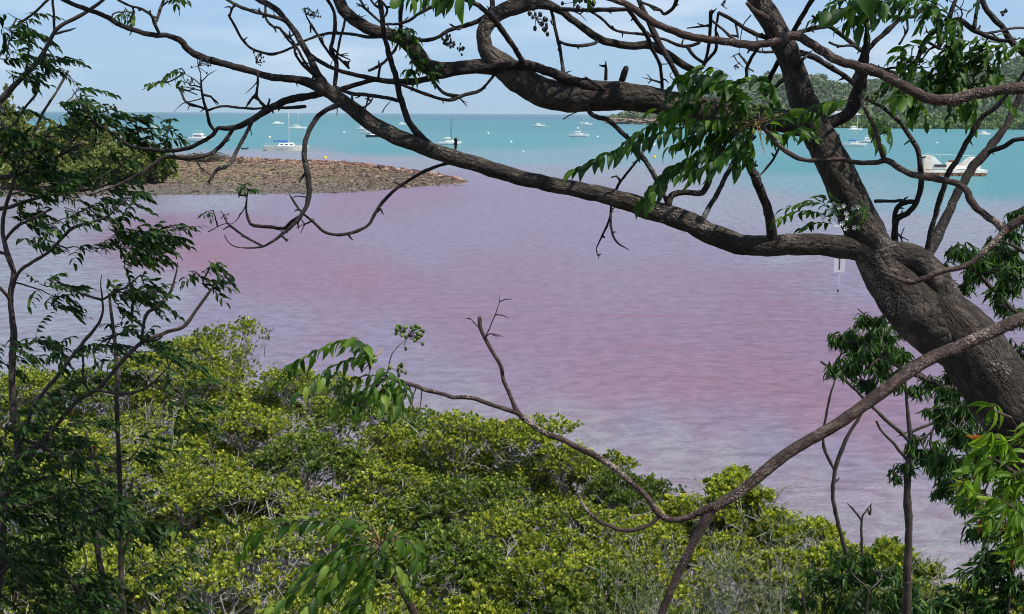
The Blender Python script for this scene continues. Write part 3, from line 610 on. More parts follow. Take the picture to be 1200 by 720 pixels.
# far forested hill
def make_hill():
    Dk = ([700, 740, 800, 900, 1000, 1200, 1500, 2100], [1500, 1420, 1300, 1150, 1100, 1050, 1000, 950])
    Rk = ([716, 730, 745, 760, 790, 830, 870, 890, 930, 960, 1000, 1060, 1100, 1150, 1180, 1220, 1400, 1700, 2100], [147, 141, 134, 131, 129, 118, 102, 98, 99, 101, 102, 101, 97, 89, 84, 80, 66, 62, 70])
    xs = np.concatenate([np.linspace(716, 1250, 170), np.linspace(1260, 2100, 40)]); v = np.linspace(0, 1.6, 46)
    G = np.zeros((len(xs), len(v), 3))
    for i, x in enumerate(xs):
        r = ray(x, 149); D0 = np.interp(x, *Dk); hz = 133 + (x - 600) * .0052
        dep = np.interp(x, [716, 760, 900], [120, 330, 620])
        zr = 11 + (hz - np.interp(x, *Rk)) / F * (D0 + dep)
        d = D0 + v * dep
        prof = np.where(v < 1, np.sin(np.clip(v, 0, 1) * math.pi / 2) ** 1.05, np.cos(np.clip((v - 1) / .6, 0, 1) * math.pi / 2))
        z = zr * prof
        if x < 800: z = np.maximum(z, np.interp(x, [716, 735, 800], [0, 6.5, 6]) * np.clip(v / .05, 0, 1) * np.clip((1.6 - v) * 4, 0, 1))
        z = z + np.clip(v * 3, 0, 1) * np.clip((1.6 - v) * 3, 0, 1) * zr * .10 * (np.sin(x * .045 + v * 5) + np.sin(x * .11 - v * 7 + 2)) * np.clip(1 - np.abs(v - 1) * .2, 0, 1) * np.where(np.abs(v - 1) < .2, .4, 1)
        G[i, :, 0] = r[0] / r[1] * d; G[i, :, 1] = d; G[i, :, 2] = z - .5 * (v == 0) - 1.0 * (v >= 1.59)
    n = len(v); g = Geo(); i = np.arange(len(xs) - 1)[:, None] * n + np.arange(n - 1)[None]
    g.add(G.reshape(-1, 3), [np.stack([i, i + n, i + n + 1, i + 1], -1).reshape(-1, 4)])
    g.build('hill', plain('hill undergrowth', (.045, .06, .022), .95, scale=.02, col2=(.02, .03, .012)), kind='structure')
    # trees: leafy crowns, thousands of them, reading as one wood
    pal_near = leafmat('haze-paled hillside foliage', [(0, (.06, .085, .05)), (.4, (.105, .135, .078)), (.75, (.15, .18, .10)), (.93, (.19, .21, .125)), (1, (.22, .2, .14))], trans=.12, rough=.7, spec=.1)  # greens lightened and greyed, so the colour itself carries distance haze
    pal_shore = leafmat('shore fringe foliage', [(0, (.07, .11, .035)), (.6, (.12, .17, .05)), (1, (.17, .22, .065))], trans=.15, rough=.7, spec=.1)
    def wood(N, vlo, vhi, s0, s1, mat, label, xlo=0):
        gg = Geo(); fi = xlo + (1 - xlo) * R.rand(N); ii = fi * (len(xs) - 2); jj = (vlo + (vhi - vlo) * R.rand(N)) / 1.6 * (n - 2)
        a, b = ii.astype(int), jj.astype(int); fa, fb = (ii - a)[:, None], (jj - b)[:, None]
        P = G[a, b] * (1 - fa) * (1 - fb) + G[a + 1, b] * fa * (1 - fb) + G[a, b + 1] * (1 - fa) * fb + G[a + 1, b + 1] * fa * fb
        s = R.uniform(s0, s1, N) * (1 + .5 * (R.rand(N) < .07)); k = 17
        u = unit(R.randn(N, k, 3)); u[..., 2] = np.abs(u[..., 2]) * 1.0
        Q = P[:, None] + u * (s[:, None, None] * np.array([1, 1, .95])) * R.uniform(.75, 1.05, (N, k, 1)) + np.array([0, 0, .25]) * s[:, None, None]
        Nn = unit(u + .5 * R.randn(N, k, 3)); Dd = unit(np.cross(Nn, R.randn(N, k, 3)))
        base = R.rand(N)
        rn = np.clip(base[:, None] * .75 + .25 * R.rand(N, k), 0, .999)
        leaves(gg, Q.reshape(-1, 3), Dd.reshape(-1, 3), Nn.reshape(-1, 3), (s[:, None] * R.uniform(.7, 1.2, (N, k))).ravel(), (s[:, None] * R.uniform(.6, .9, (N, k))).ravel(), 'kite', rn.ravel())
        o = gg.build('woodland', mat, kind='stuff'); o['label'] = label; o['category'] = 'woodland'
    wood(12000, .03, 1.12, 1.7, 4.0, pal_near, 'dense forest covering the far hill, greyed and paled for haze')
    wood(1100, .0, .10, 2.4, 3.8, pal_shore, 'paler green mangrove fringe along the foot of the far hill', .3)
    # rocky cliff at the point
    gg = Geo(); N = 520; ii = (R.rand(N) * 44).astype(int); P = G[ii, 1] + R.randn(N, 3) * [3, 1, 0]; P[:, 2] = R.uniform(0, 5.6, N); P[:, 1] -= 2 + (5.5 - P[:, 2])
    blobs(gg, P, np.column_stack([R.uniform(3, 7, N), R.uniform(2, 4, N), R.uniform(.6, 1.5, N)]), .12)
    o = gg.build('cliff', plain('brown cliff rock', (.30, .205, .15), .9, scale=.3, col2=(.15, .1, .075), bump=.5), smooth=False, kind='structure')
    # lone round tree standing on the ridge, two buildings at the shore
    def ridge_tree(px, py, d, s, label):
        b = at(px, py, d); t_ = thing('tree', label, 'tree', b); gt = Geo(); tube(gt, np.array([b - [0, 0, s], b + [.3, 0, s * .4], b + [0, 0, s]]), [.5, .4, .25], 6); gt.build('trunk', M['bark_slim'], t_)
        gl = Geo(); k = 420; u = unit(R.randn(k, 3)); Q = b + [0, 0, s * .9] + u * s * [1.25, 1.1, .75] * R.uniform(.6, 1.05, (k, 1)); leaves(gl, Q, R.randn(k, 3), u, s * .3, s * .2, 'kite'); gl.build('crown', M['leaf_lance'], t_)
    ridge_tree(961, 98, 1690, 7.5, 'round dark tree standing proud of the far ridge right of the leaning trunk')
    def house(px, py, d, w, h, label, rot):
        b = on(px, py, 0); b = at(px, py, d); t_ = thing('house', label, 'house', b)
        gw = Geo(); box(gw, b + [0, 0, h * .5], (w, w * .6, h), rot); wl_ = gw.build('wall', M['wall'], t_, False)
        gr = Geo(); co, si = math.cos(rot), math.sin(rot)
        V = np.array([(-.56 * w, -.36 * w, h), (.56 * w, -.36 * w, h), (.56 * w, .36 * w, h), (-.56 * w, .36 * w, h), (-.4 * w, 0, h * 1.55), (.4 * w, 0, h * 1.55)])
        V = np.stack([V[:, 0] * co - V[:, 1] * si, V[:, 0] * si + V[:, 1] * co, V[:, 2]], -1) + b
        gr.add(V, [np.array([(0, 1, 5, 4), (2, 3, 4, 5), (3, 2, 1, 0)]), np.array([(1, 2, 5), (3, 0, 4)])]); gr.build('roof', M['roof'], t_, False)
        for k in range(3):
            gx = Geo(); q = np.array([(-.3 + .3 * k) * w, -.302 * w, h * .5]); q = np.array([q[0] * co - q[1] * si, q[0] * si + q[1] * co, q[2]]) + b; box(gx, q, (w * .14, .15, h * .4), rot); gx.build('window', M['black'], t_, False).parent = wl_
    house(990, 143, 1135, 22, 6, 'large grey roofed house above the bay at the foot of the hill', .1)
    house(838, 147, 1180, 13, 5, 'small pale house low on the shore behind the near leaves', -.2)
make_hill()

# ================================================================== MANGROVES
def make_mangrove(seed, r=2.3, h=4.0, nl=12, leaf='leaf_mangrove', dens=1.0, sparse=0., leafL=.104, bark='bark_pale'):
    st = R.get_state(); R.seed(seed)
    o = thing('mangrove_tree', '-', 'tree', (0, 0, 0)); gt = Geo(); gc = Geo(); gb = Geo()
    # lobes spread over a dome
    cen = []; tries = 0
    while len(cen) < nl and tries < 4000:
        tries += 1
        a = R.rand() * 6.28; q = math.sqrt(R.rand()) * .80
        c = np.array([math.cos(a) * q * r, math.sin(a) * q * r, h - (.30 + .95 * q * q * R.uniform(.7, 1.5)) * h * .36])
        c[2] -= R.uniform(0, .55)
        if R.rand() < .25: c[2] -= R.uniform(.5, 1.1)
        if all(np.linalg.norm(c - e) > r * .40 for e in cen): cen.append(c)
    stems = [np.array([math.cos(a) * .5, math.sin(a) * .5, -.6]) * R.uniform(.5, 1.2) for a in R.rand(5) * 6.28]
    fork = [s * [1.2, 1.2, 0] + [0, 0, h * R.uniform(.28, .4)] + R.randn(3) * .15 for s in stems]
    for s_, f_ in zip(stems, fork):
        P = crom(np.array([s_ * [1, 1, 1], (s_ + f_) / 2 + R.randn(3) * .12, f_]), 9); tube(gt, P, np.linspace(.085, .06, 9), 7, knob=.05)
        for _ in range(3):
            e = s_ + R.randn(3) * [.5, .5, 0]; e[2] = -.7; tube(gt, crom(np.array([P[4], (P[4] + e) / 2 + [0, 0, .12], e]), 6), np.linspace(.035, .02, 6), 5)
    for c in cen:
        lr = r * R.uniform(.27, .42); f_ = fork[int(np.argmin([np.linalg.norm((f - c)[:2]) for f in fork]))]
        c0 = c - [0, 0, lr * .55]
        P = crom(np.array([f_, f_ * .55 + c0 * .45 + R.randn(3) * .18, f_ * .2 + c0 * .8 + R.randn(3) * .12, c0]), 10); tube(gb, P, np.linspace(.05, .026, 10), 6, knob=.06)
        nsub = 10; sub = []
        for k in range(nsub):
            u = unit(R.randn(3)); u[2] = abs(u[2]) * .8 + .12; u = unit(u); e = c + u * lr * .78 * np.array([1.1, 1.1, .8]); sub.append(e)
            A = P[R.randint(6, 10)]; Q = crom(np.array([A, A * .5 + e * .5 + R.randn(3) * lr * .16 - [0, 0, .05], e]), 6); tube(gb, Q, np.linspace(.02, .011, 6), 5)
        sub = np.array(sub); per = int((16 if not sparse else 7) * dens); nt_ = per * len(sub)
        u = unit(R.randn(nt_, 3)); u[:, 2] = np.abs(u[:, 2]) - .12; u = unit(u)
        sr = lr * R.uniform(.30, .46, len(sub)); T = np.repeat(sub, per, 0) + u * np.repeat(sr, per)[:, None] * np.array([1.15, 1.15, .75]) * R.uniform(.8, 1.05, (nt_, 1))
        for tpt in T:
            b_ = sub[int(np.argmin(((sub - tpt) ** 2).sum(1)))]; tube(gb, np.array([b_, (b_ + tpt) / 2 + R.randn(3) * .035, tpt]), [.0085, .0065, .005], 3)
        # rosettes of upright leaves, three shoots per tip
        nsh = 3; T3 = np.repeat(T, nsh, 0) + R.randn(nt_ * nsh, 3) * .055; ax = unit(np.repeat(u, nsh, 0) * .55 + [0, 0, .9] + R.randn(nt_ * nsh, 3) * .3)
        kl = 7; n = len(T3) * kl; O = np.repeat(T3, kl, 0); AX = np.repeat(ax, kl, 0)
        sd_ = unit(np.cross(AX, R.randn(n, 3))); tilt = R.uniform(.35, 1.25, n)[:, None]
        D = unit(AX + sd_ * tilt); Nn = unit(AX - sd_ * .5)
        base = 0.
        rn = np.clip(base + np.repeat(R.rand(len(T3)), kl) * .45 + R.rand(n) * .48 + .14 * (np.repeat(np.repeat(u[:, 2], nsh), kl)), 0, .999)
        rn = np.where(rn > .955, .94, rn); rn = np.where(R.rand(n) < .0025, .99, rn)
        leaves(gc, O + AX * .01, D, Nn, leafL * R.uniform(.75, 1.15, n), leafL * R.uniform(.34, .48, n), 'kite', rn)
    gt.build('trunk', M[bark], o); gb.build('limb', M[bark], o); gc.build('crown', M[leaf], o)
    # bleached dead twigs poking between the lobes
    gd = Geo()
    for _ in range(80):
        c = cen[R.randint(len(cen))]; a = c + R.randn(3) * [.5, .5, .15] - [0, 0, .35]; v = unit(R.randn(3) * [.8, .8, .35] + [0, -.35, .9]); l = R.uniform(.6, 1.15)
        P = crom(np.array([a, a + v * l * .5 + R.randn(3) * .1, a + v * l + R.randn(3) * .12]), 7); tube(gd, P, np.linspace(.016, .007, 7), 4)
        for k in range(5):
            q = P[R.randint(2, 6)]; w = unit(v + R.randn(3) * .55); tube(gd, np.array([q, q + w * .15 + R.randn(3) * .02, q + w * .32]), [.008, .006, .004], 3)
    gd.build('dead_twig', M['bark_pale'], o, kind='stuff')
    R.set_state(st)
    return o
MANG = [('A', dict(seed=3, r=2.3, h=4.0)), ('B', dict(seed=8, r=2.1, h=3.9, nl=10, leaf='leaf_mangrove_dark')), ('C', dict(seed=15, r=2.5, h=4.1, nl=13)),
        ('D', dict(seed=22, r=2.2, h=4.0, nl=9, sparse=1, dens=.9)), ('E', dict(seed=31, r=1.5, h=3.6, nl=8, leafL=.11))]
VAR = {k: dict(a) for k, a in MANG}; FIRST = {}
def mangrove(kind, px, py, D, label, rmul=1.0, rot=None):
    top = at(px, py, D); z = top[2]; a = VAR[kind]
    if kind not in FIRST: FIRST[kind] = o = make_mangrove(**a)
    else: o = copy_tree(FIRST[kind])
    s = z / a['h']; o.location = (top[0], top[1] + 0.0, 0); o.rotation_euler = (0, 0, R.rand() * 6.28 if rot is None else rot); o.scale = (rmul, rmul, s)
    o['label'] = label; o['group'] = 'mangroves lining the shore'; o['category'] = 'tree'
Mg = mangrove
Mg('D', 268, 372, 42, 'sparse yellow-green mangrove rising highest against the pink water', .95)
Mg('C', 205, 408, 39, 'mangrove crown just left of the highest one, behind the slim dark trees')
Mg('A', 345, 432, 38, 'mangrove directly behind the hanging leafy branch end at left centre')
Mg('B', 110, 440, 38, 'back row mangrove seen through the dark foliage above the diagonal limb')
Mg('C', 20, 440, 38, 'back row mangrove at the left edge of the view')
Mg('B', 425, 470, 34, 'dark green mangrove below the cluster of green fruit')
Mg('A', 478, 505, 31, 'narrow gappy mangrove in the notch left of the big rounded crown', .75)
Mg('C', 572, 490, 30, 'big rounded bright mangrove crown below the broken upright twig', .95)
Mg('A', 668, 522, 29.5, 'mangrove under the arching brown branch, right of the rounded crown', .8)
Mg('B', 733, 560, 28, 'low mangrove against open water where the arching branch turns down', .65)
Mg('E', 848, 538, 27, 'small domed mangrove standing up behind the fork of the near branch', .95)
Mg('E', 905, 578, 26, 'low mangrove stepping down right of the domed one by the fork', .85)
Mg('A', 800, 590, 26, 'mangrove behind the fork of the near brown branch', .8)
Mg('D', 160, 480, 34, 'pale twiggy mangrove behind the slender vertical dark trunk')
Mg('A', 60, 500, 32, 'mangrove behind the crossing limbs of the left hand trees')
Mg('A', 270, 475, 32, 'yellow-green mangrove in the middle left with many bare grey twigs')
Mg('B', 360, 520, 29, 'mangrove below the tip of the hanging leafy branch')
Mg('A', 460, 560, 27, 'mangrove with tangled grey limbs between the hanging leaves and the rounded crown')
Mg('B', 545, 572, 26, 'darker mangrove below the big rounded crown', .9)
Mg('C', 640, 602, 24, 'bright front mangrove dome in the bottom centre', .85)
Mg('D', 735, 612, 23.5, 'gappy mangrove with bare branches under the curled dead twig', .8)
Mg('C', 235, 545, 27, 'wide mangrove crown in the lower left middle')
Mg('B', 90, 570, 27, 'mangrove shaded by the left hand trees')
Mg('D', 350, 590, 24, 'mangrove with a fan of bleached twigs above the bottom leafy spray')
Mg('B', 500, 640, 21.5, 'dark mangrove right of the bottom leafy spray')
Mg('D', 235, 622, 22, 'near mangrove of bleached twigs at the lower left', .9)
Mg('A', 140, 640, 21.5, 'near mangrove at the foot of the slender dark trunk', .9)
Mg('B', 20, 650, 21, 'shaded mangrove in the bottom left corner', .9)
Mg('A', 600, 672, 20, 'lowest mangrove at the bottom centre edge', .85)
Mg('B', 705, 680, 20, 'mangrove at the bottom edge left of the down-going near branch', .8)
Mg('E', 985, 608, 23.5, 'small yellow-green mangrove behind the forked bare sapling', .9)
Mg('E', 1035, 622, 22.5, 'small mangrove between the bare sapling and the darker leafy stem', .8)
Mg('E', 935, 625, 22.5, 'yellow-green mangrove right of the near branch above the grey shrub', .95)
Mg('E', 1105, 672, 20.5, 'small mangrove right of the dark leafy stem by the open water', .8)
Mg('E', 1165, 668, 20.5, 'small mangrove half hidden by bright leaves at the right edge', .9)
Mg('A', 400, 700, 19, 'mangrove behind the bottom leafy spray', .8)

# fine twiggy shrubs and bushes
def shrub(name, label, base, r, h, ntw, nleaf, L_, leafm, barkm, asp=.35, tw=.006, up=.8, kind='dart', cat='shrub', nside=6, curl=.12):
    base = np.asarray(base, float); o = thing(name, label, cat, base); gb = Geo(); gl = Geo(); ends = []
    for _ in range(ntw):
        a = R.rand() * 6.28; q = math.sqrt(R.rand()) * r; hh = h * (1 - .45 * (q / r) ** 2) * R.uniform(.65, 1.05)
        e = base + [math.cos(a) * q, math.sin(a) * q, hh]; m1 = base + (e - base) * .5 + R.randn(3) * curl * r + [0, 0, -.05 * h]
        P = crom(np.array([base + R.randn(3) * .08, m1, e]), 8); tube(gb, P, np.linspace(tw * 2.4, tw * .5, 8), 4)
        for k in range(nside):
            j = R.randint(3, 8); v = unit(unit(P[-1] - P[-3]) * up + R.randn(3) * .6) * h * R.uniform(.08, .22); Pe = np.array([P[j], P[j] + v * .5 + R.randn(3) * .02, P[j] + v]); tube(gb, Pe, [tw * .6, tw * .45, tw * .3], 3); ends.append(Pe)
    E = np.array(ends); k = nleaf; n = len(E) * k; f = R.rand(n)[:, None]; A = np.repeat(E[:, 1], k, 0); B = np.repeat(E[:, 2], k, 0)
    P = A * (1 - f) + B * f; D = unit(B - A) * .6 + R.randn(n, 3) * .6 + [0, 0, .25]
    leaves(gl, P, D, R.randn(n, 3) + [0, 0, 1], L_ * R.uniform(.7, 1.2, n), L_ * asp, kind)
    gb.build('stem', M[barkm], o); gl.build('foliage', M[leafm], o)
    return o
def gpt(px, py, d):
    p = at(px, py, d); p[2] = max(-.3, float(ground_h(p[0], p[1]))); return p
def shrub_at(name, label, px, top, d, r, *a, **k):
    p = at(px, top, d); z = max(-.3, float(ground_h(p[0], p[1]))); return shrub(name, label, (p[0], p[1], z), r, p[2] - z, *a, **k)
shrub_at('shrub', 'fine grey-twigged feathery shrub in front of the near branch at bottom right', 865, 622, 14.5, 1.25, 75, 28, .048, 'leaf_fine', 'bark_pale', nside=14, curl=.3, up=.5, tw=.0045)
shrub_at('shrub', 'second feathery grey shrub left of the down-going branch at the bottom edge', 745, 672, 13.5, .8, 42, 28, .046, 'leaf_fine', 'bark_pale', nside=14, curl=.3, up=.5, tw=.0045)
shrub_at('shrub', 'small yellow-green bush at the bottom edge below the leafy spray', 440, 690, 13, .55, 60, 14, .05, 'leaf_mangrove', 'bark_pale', asp=.5)
shrub_at('shrub', 'feathery olive shrub at the bottom edge near the right corner', 1105, 672, 13, .8, 42, 24, .046, 'leaf_fine', 'bark_pale', nside=12, curl=.3, up=.5, tw=.0045)
# bushes on the spit
def spitbush(px, top, d, r, label, ntw=70):
    p = at(px, top, d); shrub('bush', label, (p[0], p[1], .6), r, p[2] - .6, ntw, 24, .62, 'leaf_olive', 'bark_slim', asp=.6, tw=.05, kind='kite', cat='bush')
spitbush(175, 176, 190, 3.2, 'olive bush at the right end of the spit thicket beside the bare ground')
spitbush(140, 168, 195, 4.2, 'tall olive bush second from the bare ground of the spit')
spitbush(95, 134, 215, 5.5, 'largest round olive tree at the left end of the spit')
spitbush(40, 138, 210, 5.5, 'olive tree on the spit seen between the left hand branches')
spitbush(5, 118, 200, 4.0, 'yellowish tree on the spit at the left edge')
spitbush(80, 190, 180, 4.0, 'low spreading olive bush in front of the taller spit trees', 60)
spitbush(25, 195, 178, 4.0, 'low dark bush on the spit near the left edge', 60)
shrub('bush', 'tangle of bare red brown branches lying on the crest of the spit', (*on(240, 197)[:2], .9), 5.5, 2.2, 90, 1, .3, 'leaf_olive', 'bark_near', tw=.06, cat='dead branches')

# ================================================================== BOATS
def hull_mesh(g, Ln, B, H, rake=.12, transom=.75, z0=-.25, sheer=.25, full=1.):
    n = 15; t = np.linspace(0, 1, n); w = (1 - np.clip((t - .4) / .6, 0, 1) ** (2.0 * full)) * (transom + (1 - transom) * np.clip(t / .4, 0, 1) ** .7)
    rows = []
    for ti, wi in zip(t, w):
        x0 = (ti - .5) * Ln; wi = max(wi, .01); sh = H + sheer * (ti - .35) ** 2 * 2.2
        row = [(x0 + rake * Ln * (ti ** 4) * f - rake * Ln * .5 * (ti ** 4), s * wi * B * .5 * k, z) for s, k, z, f in
               ((-1, 1., sh, 1.), (-1, .93, H * .45, .6), (-1, .72, 0.02, .2), (-1, .3, z0, 0), (1, .3, z0, 0), (1, .72, .02, .2), (1, .93, H * .45, .6), (1, 1., sh, 1.))]
        rows.append(row)
    V = np.array(rows).reshape(-1, 3); m = 8; i = np.arange(n - 1)[:, None] * m + np.arange(m - 1)[None]
    Q = np.stack([i, i + m, i + m + 1, i + 1], -1).reshape(-1, 4); e = np.array([(0, 1, 6, 7), (1, 2, 5, 6), (2, 3, 4, 5)])
    g.add(V, [Q, e]); return V.reshape(n, m, 3)
def deck_mesh(g, V, dz=-.05):
    a, b = V[:, 0] + [0, 0, dz], V[:, 7] + [0, 0, dz]; n = len(a); X = np.concatenate([a * [1, .97, 1], b * [1, .97, 1]]); i = np.arange(n - 1)
    g.add(X, [np.stack([i, i + 1, i + 1 + n, i + n], -1)])
def sailboat(label, px, py, Lpx=None, Lm=None, heading=0., mast_px=None, hullm='white', cover=None, dark=False, cabin=1.0, masts=1, mastfrac=.42, bimini=None, stripe='antifoul', length=10.):
    p = on(px, py); D = p[1]; Ln = Lpx / F * D / max(.35, abs(math.cos(heading))) if Lpx else length
    mh = (mast_px / F * D) if mast_px else Ln * 1.25
    o = thing('sailboat', label, 'sailboat', (p[0], p[1], 0), 'yachts moored in the bay'); o0 = np.array(o.location)
    B, H = Ln * .3, Ln * .085 + .25; mt = M['darkmast'] if dark else M['metal']
    def bld(nm, g, m, par=None, sm=False):
        for k in range(len(g.V)): g.V[k] = g.V[k] + o0
        ob = g.build(nm, m, o, sm); 
        if par is not None: ob.parent = par
        return ob
    g = Geo(); V = hull_mesh(g, Ln, B, H, .16, .62); bld('hull', g, M[hullm], sm=True)
    g = Geo(); deck_mesh(g, V); bld('deck', g, M['cream'])
    g = Geo(); box(g, (0, 0, .07), (Ln * .80, B * .80, .10)); bld('waterline_stripe', g, M[stripe])
    cl_, ch = Ln * .38 * cabin, Ln * .045 + .16
    g = Geo(); box(g, (Ln * .04, 0, H + ch * .5), (cl_, B * .5, ch), 0, .88); box(g, (Ln * .12, 0, H + ch * 1.06), (cl_ * .5, B * .4, ch * .35), 0, .8); cb = bld('cabin', g, M['white'])
    for sg in (-1, 1):
        for k in range(3):
            g = Geo(); box(g, (Ln * .04 + (k - 1) * cl_ * .28, sg * B * .243, H + ch * .55), (cl_ * .17, .05, ch * .34)); bld('window', g, M['black'], cb)
    mx = [(Ln * .1, mh)] if masts == 1 else [(Ln * .14, mh), (-Ln * .26, mh * .72)]
    for x, h in mx:
        g = Geo(); tube(g, np.array([(x, 0, H), (x, 0, H + h * .5), (x, 0, h)]), [.085 + Ln * .004, .08 + Ln * .003, .06], 6); bld('mast', g, mt, sm=True)
        g = Geo(); tube(g, np.array([(x, 0, H + ch + .5), (x - Ln * .38, 0, H + ch + .55)]), [.07, .06], 6); bld('boom', g, mt, sm=True)
        g = Geo(); tube(g, np.array([(x - Ln * .02, 0, H + ch + .66), (x - Ln * .18, 0, H + ch + .72), (x - Ln * .37, 0, H + ch + .62)]), [.27, .26, .14], 7); bld('sail_cover', g, M[cover or 'cream'], sm=True)
        g = Geo()
        for q in ((Ln * .52, 0, H + .25), (-Ln * .49, 0, H + .1)) + ((x - .3, B * .46, H), (x - .3, -B * .46, H)): tube(g, np.array([(x, 0, h * .97), q]), [.011, .011], 3)
        bld('rigging', g, mt)
    if bimini:
        g = Geo(); box(g, (-Ln * .3, 0, H + 1.75), (Ln * .18, B * .7, .12), 0, .85)
        for sx in (-1, 1):
            for sy in (-1, 1): tube(g, np.array([(-Ln * .3 + sx * Ln * .07, sy * B * .3, H), (-Ln * .3 + sx * Ln * .08, sy * B * .3, H + 1.75)]), [.03, .03], 4)
        bld('awning', g, M[bimini])
    g = Geo()
    for sy in (-1, 1):
        ps = [np.array((x_ * Ln, sy * B * .46 * (1 if x_ < .2 else .55), H + .55)) for x_ in (-.46, -.25, 0, .2, .44)]
        tube(g, np.array(ps), .02, 3)
        for q in ps: tube(g, np.array([q - [0, 0, .6], q]), .018, 3)
    bld('guard_rail', g, mt)
    o.rotation_euler = (0, 0, heading); return o
def motorboat(label, px, py, Lpx, heading=0., fly=True, hullm='white', stripe='navy'):
    p = on(px, py); D = p[1]; Ln = Lpx / F * D / max(.35, abs(math.cos(heading))); o = thing('motor_boat', label, 'motor boat', (p[0], p[1], 0), 'motor boats moored in the bay'); o0 = np.array(o.location)
    B, H = Ln * .33, Ln * .11 + .2
    def bld(nm, g, m, sm=False, par=None):
        for k in range(len(g.V)): g.V[k] = g.V[k] + o0
        ob = g.build(nm, m, o, sm)
        if par is not None: ob.parent = par
        return ob
    g = Geo(); V = hull_mesh(g, Ln, B, H, .2, .9, sheer=.4); bld('hull', g, M[hullm], True)
    g = Geo(); deck_mesh(g, V); bld('deck', g, M['cream'])
    g = Geo(); box(g, (0, 0, .07), (Ln * .78, B * .8, .1)); bld('waterline_stripe', g, M[stripe])
    ch = Ln * .12; g = Geo(); box(g, (-Ln * .02, 0, H + ch * .5), (Ln * .46, B * .72, ch), 0, .8); cb = bld('cabin', g, M['white'])
    for sg in (-1, 1):
        g = Geo(); box(g, (-Ln * .02, sg * B * .327, H + ch * .6), (Ln * .34, .06, ch * .36)); bld('window', g, M['black'], par=cb)
    g = Geo(); box(g, (Ln * .193, 0, H + ch * .62), (.08, B * .5, ch * .36)); bld('windscreen', g, M['black'], par=cb)
    if fly:
        g = Geo(); box(g, (-Ln * .06, 0, H + ch * 1.2), (Ln * .34, B * .6, ch * .38), 0, .9); bld('flybridge', g, M['white'])
        g = Geo(); box(g, (-Ln * .08, 0, H + ch * 2.1), (Ln * .26, B * .55, .1)); 
        for sx in (-1, 1):
            for sy in (-1, 1): tube(g, np.array([(-Ln * .08 + sx * Ln * .11, sy * B * .25, H + ch), (-Ln * .08 + sx * Ln * .11, sy * B * .25, H + ch * 2.1)]), [.035, .035], 4)
        bld('canopy', g, M['cream'])
    g = Geo(); ps = [np.array((x_ * Ln, sy * B * .4 * (1 if x_ < .35 else .5), H + .6)) for sy in (-1, 1) for x_ in (.15, .3, .45)]
    for q in ps: tube(g, np.array([q - [0, 0, .6], q]), .02, 3)
    tube(g, np.array(ps[:3]), .02, 3); tube(g, np.array(ps[3:]), .02, 3); bld('bow_rail', g, M['metal'])
    o.rotation_euler = (0, 0, heading); return o
PI = math.pi
motorboat('white cabin cruiser with canopy beside the spit at left', 234, 166, 30, -.35)
motorboat('small white motor boat far out, right of the spit cruiser', 325, 146, 13, .3, False)
sailboat('small white yacht with a thin mast behind the blue-covered one', 348, 151.5, 20, heading=.2, mast_px=24)
sailboat('long pale yacht with bright blue sail cover nearest the spit', 334, 176.5, 50, heading=.12, mast_px=46, hullm='greyhull', cover='blue', stripe='greyhull')
def dinghy(label, px, py, Lpx, m='navy', h=0.):
    p = on(px, py); Ln = Lpx / F * p[1]; o = thing('dinghy', label, 'dinghy', (p[0], p[1], 0)); g = Geo(); V = hull_mesh(g, Ln, Ln * .4, .42, .1, .85); V2 = V.copy()
    for k in range(len(g.V)): g.V[k] = g.V[k] + np.array(o.location)
    g.build('hull', M[m], o)
    g = Geo()
    for x in (-.2, .15): box(g, np.array(o.location) + [x * Ln, 0, .3], (.25, Ln * .34, .05))
    g.build('bench', M['cream'], o, False); o.rotation_euler = (0, 0, h)
dinghy('low dark dinghy on the water beyond the spit', 287, 175.2, 8)
dinghy('pale dinghy close behind the yacht left of the hill point', 640, 148.8, 7, 'white')
sailboat('white yacht half behind the low limb, nearest of a group of three', 430, 156.5, 14, heading=-.2, mast_px=30)
sailboat('farther white yacht of the group of three behind the low limb', 424, 152, 13, heading=.1, mast_px=22)
motorboat('dark hulled launch, lowest of the group of three behind the low limb', 439, 161, 20, .1, False, 'navy')
sailboat('small distant yacht seen end-on near the horizon, left of centre', 471, 146.5, 9, heading=.5, mast_px=15)
sailboat('white yacht with a dark mast just above the bare stub on the limb', 526, 169.5, 27, heading=.12, mast_px=32, dark=True)
sailboat('white yacht with dark blue hull stripe near the horizon in the centre', 631, 148.5, 15, heading=.15, mast_px=25, hullm='white', stripe='navy', bimini='navy')
sailboat('two-masted white yacht below the thick limb near the horizon', 687, 146.8, 13, heading=.1, mast_px=15, masts=2)
sailboat('low white yacht with no tall mast, right of centre', 678, 160.5, 23, heading=-.1, mast_px=9, cover='cream')
motorboat('white motor boat hidden behind the hanging leaves', 756, 172, 22, .3)
motorboat('white motor boat just left of the leaning trunk', 899, 156.5, 18, .2)
motorboat('small white motor boat behind the yellow leaf stalks', 851, 149.5, 16, .1, False)
sailboat('blue hulled yacht emerging right of the leaning trunk', 974, 160, 18, heading=-.15, mast_px=26, hullm='navy')
motorboat('white motor boat farthest out of the cluster right of the trunk', 1001, 153.5, 17, .15)
sailboat('white yacht with blue sail cover, nearest of the cluster right of the trunk', 1001, 171.5, 26, heading=-.12, mast_px=36, cover='blue')
motorboat('broad white motor boat just behind the blue-covered yacht at right', 1018, 167.5, 20, -.2)
sailboat('blue yacht with bare mast off the far shore at right', 1040, 157.5, 11, heading=.1, mast_px=19, hullm='blue')
sailboat('white yacht off the far shore beyond the barge', 1153, 158.5, 15, heading=.15, mast_px=17)
sailboat('white yacht partly hidden by leaves left of the spit cruiser', 181, 152, 14, heading=.2, mast_px=28)

